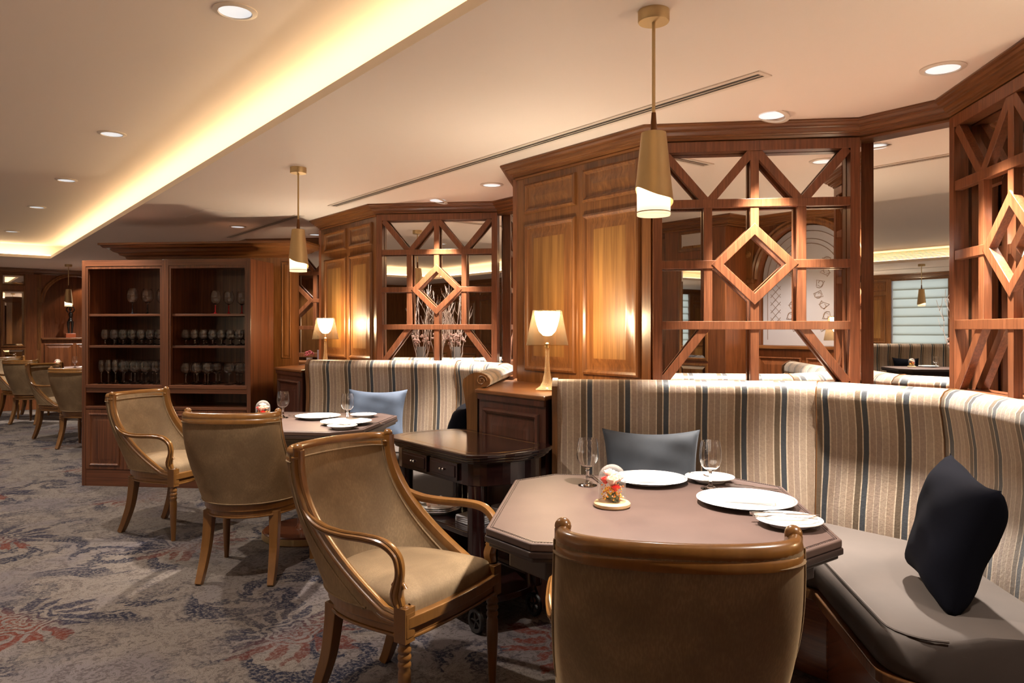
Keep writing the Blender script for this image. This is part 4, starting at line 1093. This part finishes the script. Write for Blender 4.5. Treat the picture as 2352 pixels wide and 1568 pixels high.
# glasses
GP = {'black': [M['glass'], M['glass_black']], 'red': [M['glass'], M['glass_red']], 'clear': [M['glass'], M['glass']]}
def wine(h, rb, rf, sh, lip, kind):
    pr = goblet_prof(h, rb, rf, sh, lip, neck=.0035 if kind == 'clear' else .005)
    mb = MB()
    k = 7
    n = 20
    if kind != 'clear':
        mb.cm = 1; mb.lathe(pr[:7], n); mb.cm = 0; mb.lathe([(pr[6][0], pr[6][1])]+pr[6:], n)
    else: mb.lathe(pr, n)
    return mb
gw = {'blk': wine(.225, .050, .042, .100, .62, 'black'), 'red': wine(.20, .044, .038, .085, .68, 'red'), 'small': wine(.135, .038, .033, .05, .72, 'clear'), 'tall': wine(.205, .030, .032, .10, .7, 'clear'), 'big': wine(.20, .047, .038, .10, .66, 'clear'), 'tulip': wine(.185, .048, .038, .095, .60, 'clear')}
protos = {}
def cglass(kind, x, y, z, label, group):
    m_ = GP['black' if kind == 'blk' else 'red' if kind == 'red' else 'clear']
    if kind not in protos:
        o = gw[kind].build('wine_glass', m_, smooth=True, ang=60); protos[kind] = o
    else:
        o = protos[kind].copy(); C.objects.link(o)
    p = SL + Vector((x*cos(SA)-y*sin(SA), x*sin(SA)+y*cos(SA), z+.001)); o.location = p
    tag(o, label, 'wine glass', group)
(a0, a1), (b0, b1) = SX
for i, x in enumerate((.36, .455, .55)): cglass('blk', x, .16+.07*i, ZS['a'], ['large black-stemmed wine glass, leftmost of three on the top shelf', 'large black-stemmed wine glass, middle of three on the top shelf', 'large black-stemmed wine glass, rightmost of three beside the centre panel'][i], 'black-stemmed glasses on the top shelf')
for i, x in enumerate((1.13, 1.215, 1.30)): cglass('red', x, .15+.07*i, ZS['a'], ['red-stemmed wine glass, leftmost of three on the top shelf', 'red-stemmed wine glass, middle of three on the top shelf', 'red-stemmed wine glass, rightmost of three on the top shelf'][i], 'red-stemmed glasses on the top shelf')
ORD = ['leftmost', 'second', 'third', 'fourth', 'fifth', 'sixth', 'seventh', 'eighth', 'ninth']
def cg(kind, x, y, z, i, r_, noun, where, side_note='from the left'):
    if r_ == 0:
        lb = '%s, %s %sin front row of the %s' % (noun, ORD[i], '' if i == 0 else side_note+' ', where)
        cglass(kind, x, y, z, lb, noun+'es on the '+where)
    else: cglass(kind, x, y, z, '%s behind the front row on the %s' % (noun, where), noun+'es behind the front row on the '+where)
for r_ in range(3):
    for i in range(7):
        if not (r_ == 1 and i == 6): cg('small', .16+.083*i+(.03 if r_ == 1 else 0), .08+.1*r_, ZS['b'], i, r_, 'small stemmed glass', 'left middle shelf')
        cg('small', .90+.080*i+(.03 if r_ == 1 and i < 6 else 0), .08+.1*r_, ZS['b'], i, r_, 'small stemmed glass', 'right middle shelf')
    for i in range(3): cg('tall', .125+.065*i, .08+.1*r_, ZS['c'], i, r_, 'narrow tall glass', 'left bottom shelf')
    for i in range(4): cg('big', .335+.1*i, .08+.1*r_, ZS['c'], i, r_, 'large round wine glass', 'left bottom shelf')
    for i in range(5): cg('tulip', (.90+.1*i if i < 3 else 1.29+.105*(i-3))+.02*(r_ == 1), .08+.1*r_, ZS['c'], i, r_, 'tulip-shaped wine glass', 'right bottom shelf')
# partition with cornice behind the cabinet
PL = SL+Vector((sin(-SA)*0+.10, .58, 0))
pt = thing('partition_screen', 'wooden partition with a stepped cornice rising behind the glassware cabinet', 'partition', PL, SA)
PW = 1.60
MB().box(0, PW, 0, .16, 0, 2.03).build('body', M['wood'], pt)
cp = [(0, 2.0), (-.01, 2.0), (-.016, 2.02), (-.05, 2.032), (-.06, 2.05), (-.09, 2.062), (-.11, 2.082), (-.15, 2.092), (-.165, 2.112), (-.18, 2.116), (-.18, 2.135), (0, 2.135)]
MB().sweep([(0, 0), (0, .16), (PW, .16), (PW, 0)][::-1], [(-w_, z) for w_, z in cp], closed=True).build('cornice', M['wood_h'], pt, smooth=True, ang=25)
MB().box(.0, PW, 0, .16, 2.03, 2.13).build('cap', M['wood_h'], pt)
mb = MB(); raised(mb, PW-.10, PW-.015, 1.08, 1.96, 0, .35); mb.build('raised_panel', [M['wood'], M['wood']], pt)
# service counter in the third bay
sc_ = thing('service_counter', 'low dark wood service counter in the third lattice bay', 'counter', (-2.55, 7.75, 0), R45())
MB().box(-.55, .55, 0, .40, .985, 1.01).build('worktop', M['wood_h'], sc_, bevel=.004)
mb = MB(); mb.box(-.54, .54, .015, .40, 0, .985); raised(mb, -.5, -.02, .12, .93, .015); raised(mb, .02, .5, .12, .93, .015)
mb.build('body', [M['darkpanel'], M['darkpanel']], sc_)
o = thing('carafe', 'silver coffee carafe on the service counter beside the partition', 'carafe', (-2.335, 7.86, 1.0105))
MB().lathe([(0, 0), (.052, 0), (.054, .01), (.045, .07), (.028, .12), (.020, .15), (.022, .165), (0, .168)], 24).build('body', M['steel'], o, smooth=True)
MB().lathe([(0, .165), (.021, .165), (.021, .18), (.01, .186), (0, .186)], 16).build('lid', M['black'], o, smooth=True)
MB().tube(spline([(.02, 0, .165), (.055, 0, .16), (.065, 0, .12), (.052, 0, .06)], 4), .005, 8).build('handle', M['black'], o, smooth=True)
for i, x in enumerate((-2.02, -1.955, -1.90)):
    b2 = MB(); b2.box(-.022, .022, -.012, .012, 0, .115); o = b2.build('menu_box', M['box'], bevel=.002)
    o.location = (x, 7.86, 1.0105); tag(o, ['lilac grey card holder nearest the pink blooms on the service counter', 'middle lilac grey card holder on the service counter', 'lilac grey card holder farthest right on the service counter'][i], 'card holder', 'card holders on the service counter')
o = thing('flower_pot', 'small pot of dried pink blooms on the service counter', 'flowers', (-2.13, 7.87, 1.0105))
MB().lathe([(0, 0), (.028, 0), (.032, .035), (0, .035)], 20).build('pot', M['vase'], o, smooth=True)
mb = MB()
for _ in range(60):
    a = rnd.uniform(0, 2*pi); b_ = rnd.uniform(0, 1.5); ra = .055*rnd.uniform(.7, 1)
    mb.ball((ra*cos(a)*sin(b_), ra*sin(a)*sin(b_), .055+ra*cos(b_)), rnd.uniform(.004, .009), 6, 4)
q = mb.build('blooms', M['pink'], o); q['kind'] = 'stuff'
# ------------------------------------------------------------------ end wall fittings (far and near)
def endfit(near):
    # local face frame: s to the right as seen from the room
    if near: l, a, W = face((UNEAR, 2.9), (UNEAR, VL)); sv = lambda v: 2.9-v
    else: l, a, W = face((UEND, VL), (UEND, 2.9)); sv = lambda v: v-VL
    wh = 'near end wall behind the camera' if near else 'far end wall at left'
    def at(nm, lb, cat, v): return thing(nm, lb, cat, l+Vector((cos(a), sin(a), 0))*sv(v), a)
    # arch moulding
    t = at('arch_surround', 'rounded wooden arch moulding on the '+wh, 'arch', AC)
    mb = MB(); rings = []
    for i in range(33):
        th = pi-pi*i/32
        ring = []
        for r_, y in ((AR-.005, .0), (AR-.005, -.02), (AR+.015, -.03), (AR+.035, -.022), (AR+.05, -.03), (AR+.065, -.012), (AR+.065, 0)):
            ring.append((r_*cos(th), y, ASP+r_*sin(th)))
        rings.append(ring)
    mb.loft(rings); mb.build('arch_band', M['wood'], t, smooth=True, ang=30)
    for s_ in (-1, 1):
        x = s_*(AR+.08)
        mb = MB(); mb.box(x-.045, x+.045, -.03, 0, 0, ASP-.02)
        for i in range(4): mb.box(x-.032+i*.0185, x-.023+i*.0185, -.036, -.03, 1.0, ASP-.06)
        mb.box(x-.055, x+.055, -.045, 0, ASP-.03, ASP)
        mb.box(x-.045, x+.045, -.03, 0, ASP, 2.27)
        mb.build('pilaster', M['wood'], t, bevel=.003)
        MB().lathe([(0, .02), (.012, .018), (.014, .01), (.026, .008), (.03, 0), (0, 0)], 20).build('rosette', M['lamplit'], t, smooth=True).matrix_local = Matrix.Translation((x, -.03, 2.03)) @ Matrix.Rotation(pi/2, 4, 'X')
    mb = MB(); mb.box(-AR-.03, AR+.03, -.05, .0, ALED-.03, ALED); mb.build('sill', M['wood_h'], t, bevel=.004)
    for x0, x1 in ((-AR+.01, -.02), (.02, AR-.01)):
        mb = MB(); raised(mb, x0, x1, .55, 1.10, 0, .8); mb.build('wainscot_panel', [M['endwall'], M['endwall']], t)
    # mirror column on a raised block
    vm = 1.08 if near else 1.10
    hw = .30; dep = .34 if near else .05
    t = at('mirror_column', 'panelled wall block with bevelled mirror strips on the '+wh, 'panelled block', vm-.02)
    MB().box(-.36, .34, -dep, 0, 0, 2.275).build('body', M['endwall'], t, bevel=.003)
    for z0, z1 in ((2.10, 2.235), (1.08, 1.97), (.62, 1.0)):
        xa, xb = (-.135, .15) if not near else (-.14, .14)
        mb = MB(); y = -dep
        rings = [[(xa-q_, y-h_, z0-q_), (xb+q_, y-h_, z0-q_), (xb+q_, y-h_, z1+q_), (xa-q_, y-h_, z1+q_)] for q_, h_ in ((.03, 0), (.026, .012), (.008, .014), (.0, .003))]
        mb.loft(rings, cap=False).build('frame', M['wood'], t)
        mb = MB(); rings = [[(xa+q_, y-h_, z0+q_), (xb-q_, y-h_, z0+q_), (xb-q_, y-h_, z1-q_), (xa+q_, y-h_, z1-q_)] for q_, h_ in ((.0, .002), (.025, .006))]
        mb.loft(rings, cap=False); mb.add(rings[-1], [(0, 1, 2, 3)]); mb.build('bevelled_mirror', M['mirror'], t)
    # remaining panels to the other side
    t = at('wall_panelling', 'row of raised wooden wall panels on the '+wh, 'panelling', -2.0)
    for i in range(6):
        x0 = (-4.4+i*1.1)+(2.2 if near else 0)
        for z0, z1 in ((.15, .85), (.98, 1.95), (2.03, 2.24)):
            mb = MB(); raised(mb, x0, x0+.95, z0, z1); mb.build('raised_panel', [M['wood'], M['wood']], t)
endfit(False); endfit(True)
# etched glass in the near arch
t = thing('etched_glass_panel', 'frosted arched glass etched with vines, reflected in the nearest lattice mirror', 'glass panel', P(UNEAR, AC), TH)
mb = MB(); r = AR-.012; out = [(-r, ALED+.002), (r, ALED+.002)]+[(r*cos(pi*i/28), ASP+r*sin(pi*i/28)) for i in range(29)]
mb.add([(x, -.07, z) for x, z in out]+[(x, -.09, z) for x, z in out], [tuple(range(len(out))), tuple(range(len(out), 2*len(out)))[::-1]]+[(i, (i+1) % len(out), len(out)+(i+1) % len(out), len(out)+i) for i in range(len(out))])
mb.build('pane', M['etched'], t)
mb = MB()
for rr in (.40, .33, .29): mb.tube([(rr*cos(pi*i/30), -.068, ASP+rr*sin(pi*i/30)) for i in range(31)], .003, 5)
for s_ in (-1, 1):
    mb.tube([(s_*.40, -.068, ASP), (s_*.40, -.068, 1.25)], .003, 5)
    for i in range(6):
        mb.tube([(s_*(.27), -.068, 1.35+i*.07), (s_*.37, -.068, 1.45+i*.07)], .0022, 5); mb.tube([(s_*(.37), -.068, 1.35+i*.07), (s_*.27, -.068, 1.45+i*.07)], .0022, 5)
    for k in range(7):
        cz = 1.36+k*.095; cx = s_*(.13+.04*sin(k*1.4))
        mb.tube([(cx+(.045-.004*i)*cos(i*.6+k), -.068, cz+(.045-.004*i)*sin(i*.6+k)) for i in range(10)], .0025, 5)
        mb.tube([(cx+.05*cos(i*.9+k)*(.6+.4*(i % 2)), -.068, cz+.035*sin(i*.9+k)*(.6+.4*(i % 2))) for i in range(8)], .0022, 5)
mb.build('etched_ornament', M['etch_line'], t, smooth=True)
# figurine in the far niche
fg = thing('figurine', 'slim black standing figurine on a reddish block in the arched niche', 'figurine', P(UEND+.12, 1.93, ALED+.001), TH)
MB().box(-.075, .075, -.06, .06, 0, .075).build('base', M['red_base'], fg, bevel=.004)
mb = MB()
for s_ in (-1, 1): mb.tube(spline([(s_*.022, 0, .075), (s_*.026, .006, .15), (s_*.03, 0, .22), (s_*.028, -.004, .285)], 5), [.014+.012*i/15 for i in range(16)], 10)
mb.tube(spline([(0, -.002, .27), (0, 0, .31), (.006, .004, .36), (.004, 0, .41), (0, 0, .445), (0, 0, .475)], 4), [.042, .043, .042, .04, .036, .031, .028, .027, .028, .031, .034, .036, .036, .034, .03, .022, .015, .012, .012, .012, .012], 14)
mb.ball((0, 0, .50), .027, 14, 10, (.85, 1, 1.2))
for s_ in (-1, 1): mb.tube(spline([(s_*.03, 0, .44), (s_*.06, .0, .48), (s_*.045, -.01, .53), (0, -.01, .545)], 4), .010, 8)
mb.build('body', M['bronze_fig'], fg, smooth=True, ang=70)
l = bpy.data.lights.new('niche_light', 'SPOT'); l.energy = 8; l.spot_size = radians(80); l.spot_blend = .4; l.color = WARM; l.shadow_soft_size = .02
lo = bpy.data.objects.new('niche_light', l); C.objects.link(lo); lo.location = P(UEND+.2, 2.3, 2.25); lo.rotation_euler = (Vector((0,0,-1))).rotation_difference((P(UEND+.45, 1.9, 1.4)-lo.location).normalized() @ Matrix.Identity(3)).to_euler() if False else ((P(UEND+.45, 2.0, 1.3)-lo.location).to_track_quat('-Z', 'Y').to_euler())
# ------------------------------------------------------------------ window side
for i, (a_, b_) in enumerate(WIN):
    l, an, W = face((a_, VL), (b_, VL))
    t = bpy.data.objects.new('window_%d' % (i+1), None); C.objects.link(t); t.location = l; t.rotation_euler = (0, 0, an); t['kind'] = 'structure'
    MB().box(0, W, .08, .09, .90, 2.26).build('pane', M['sky'], t)
    mb = MB(); mb.box(-.05, .0, -.02, .1, .85, 2.28); mb.box(W, W+.05, -.02, .1, .85, 2.28); mb.box(0, W, -.03, .1, .85, .90); mb.box(0, W, 0, .1, 2.24, 2.28)
    mb.build('window_frame', M['wood'], t)
    t2 = thing('roman_blind', 'sheer grey folded blind over a daylit window on the mirrored far side', 'blind', l, an, 'sheer blinds on the window side')
    mb = MB(); zs = []
    n = 8
    for k in range(n):
        z1 = 2.24-k*.165; z0 = z1-.165
        mb.add([(.01, .035, z1), (W-.01, .035, z1), (W-.01, .02, z0+.02), (.01, .02, z0+.02)], [(0, 1, 2, 3)])
        mb.add([(.01, .02, z0+.02), (W-.01, .02, z0+.02), (W-.01, .03, z0-.012), (.01, .03, z0-.012)], [(0, 1, 2, 3)])
        mb.add([(.01, .03, z0-.012), (W-.01, .03, z0-.012), (W-.01, .036, z0+.02), (.01, .036, z0+.02)], [(0, 1, 2, 3)])
    mb.build('fabric', M['blind'], t2)
for i, u in enumerate((1.28, 4.23, 7.2, 10.15)):
    l, a, W = face((u-.5, VL), (u+.5, VL))
    t = thing('panelled_pier', 'wooden pier with raised panels between the windows of the far side', 'pier', l, a, 'window side piers')
    MB().box(-.02, W+.02, -.018, 0, 0, 2.28).build('body', M['wood'], t)
    for x0, x1 in ((.04, .48), (.52, .96)):
        for z0, z1 in ((2.05, 2.235), (1.09, 1.985), (.15, .95)):
            mb = MB(); raised(mb, x0, x1, z0, z1, -.018); mb.build('raised_panel', [M['wood'], M['lamplit']], t, smooth=True, ang=20)
# ------------------------------------------------------------------ console with twig vases (outside the frame, seen in the second lattice mirror)
t = thing('console_table', 'dark console carrying twig vases, reflected in the second lattice mirror', 'console table', (-2.08, 2.02, 0), R45())
MB().box(-.46, .44, -.16, .16, .74, .77).build('table_top', M['mahog'], t, bevel=.004)
for sx in (-1, 1):
    for sy in (-1, 1): MB().box(sx*.4-.025, sx*.4+.025, sy*.12-.025, sy*.12+.025, 0, .74).build('leg', M['mahog'], t, bevel=.003)
def vase(loc, label, seed):
    t = thing('twig_vase', label, 'vase', loc, 0, 'twig vases on the console')
    MB().lathe([(0, 0), (.055, 0), (.06, .01), (.06, .33), (.054, .33), (.054, .02), (0, .02)], 28).build('vase_body', M['vase'], t, smooth=True)
    rd = random.Random(seed); mb = MB(); fl = MB()
    for k in range(16):
        a = rd.uniform(0, 2*pi); ln = rd.uniform(.5, .95); sp_ = rd.uniform(.06, .22); p = Vector((.03*cos(a), .03*sin(a), .03)); pts = [p]
        for j in range(8):
            f_ = (j+1)/8
            pts.append(Vector((.03*cos(a)+sp_*f_*cos(a)+rd.uniform(-.02, .02), .03*sin(a)+sp_*f_*sin(a)+rd.uniform(-.02, .02), .03+(ln+.25)*f_)))
        mb.tube(pts, [.005-.0004*j for j in range(9)], 5)
        for j in (4, 5, 6, 7):
            q = pts[j]; b_ = rd.uniform(0, 6.28); mb.tube([q, q+Vector((.04*cos(b_), .04*sin(b_), .06)), q+Vector((.06*cos(b_), .06*sin(b_), .14))], [.003, .0024, .0015], 4)
    for k in range(26):
        a = rd.uniform(0, 2*pi); ra = rd.uniform(.03, .13); z = .36+rd.uniform(0, .14)
        for q in range(5): fl.ball((ra*cos(a)+rd.uniform(-.018, .018), ra*sin(a)+rd.uniform(-.018, .018), z+rd.uniform(-.015, .015)), rd.uniform(.008, .016), 6, 4)
    mb.build('twigs', M['twig'], t, smooth=True); fl.build('dried_blooms', M['bloom'], t)
    return t
for i, x in enumerate((-2.34, -2.09, -1.84)):
    vase((x, 2.05-.03*i, .771), ['leftmost twig vase reflected in the second lattice mirror', 'middle twig vase reflected in the second lattice mirror', 'rightmost twig vase reflected in the second lattice mirror'][i], 10+i)
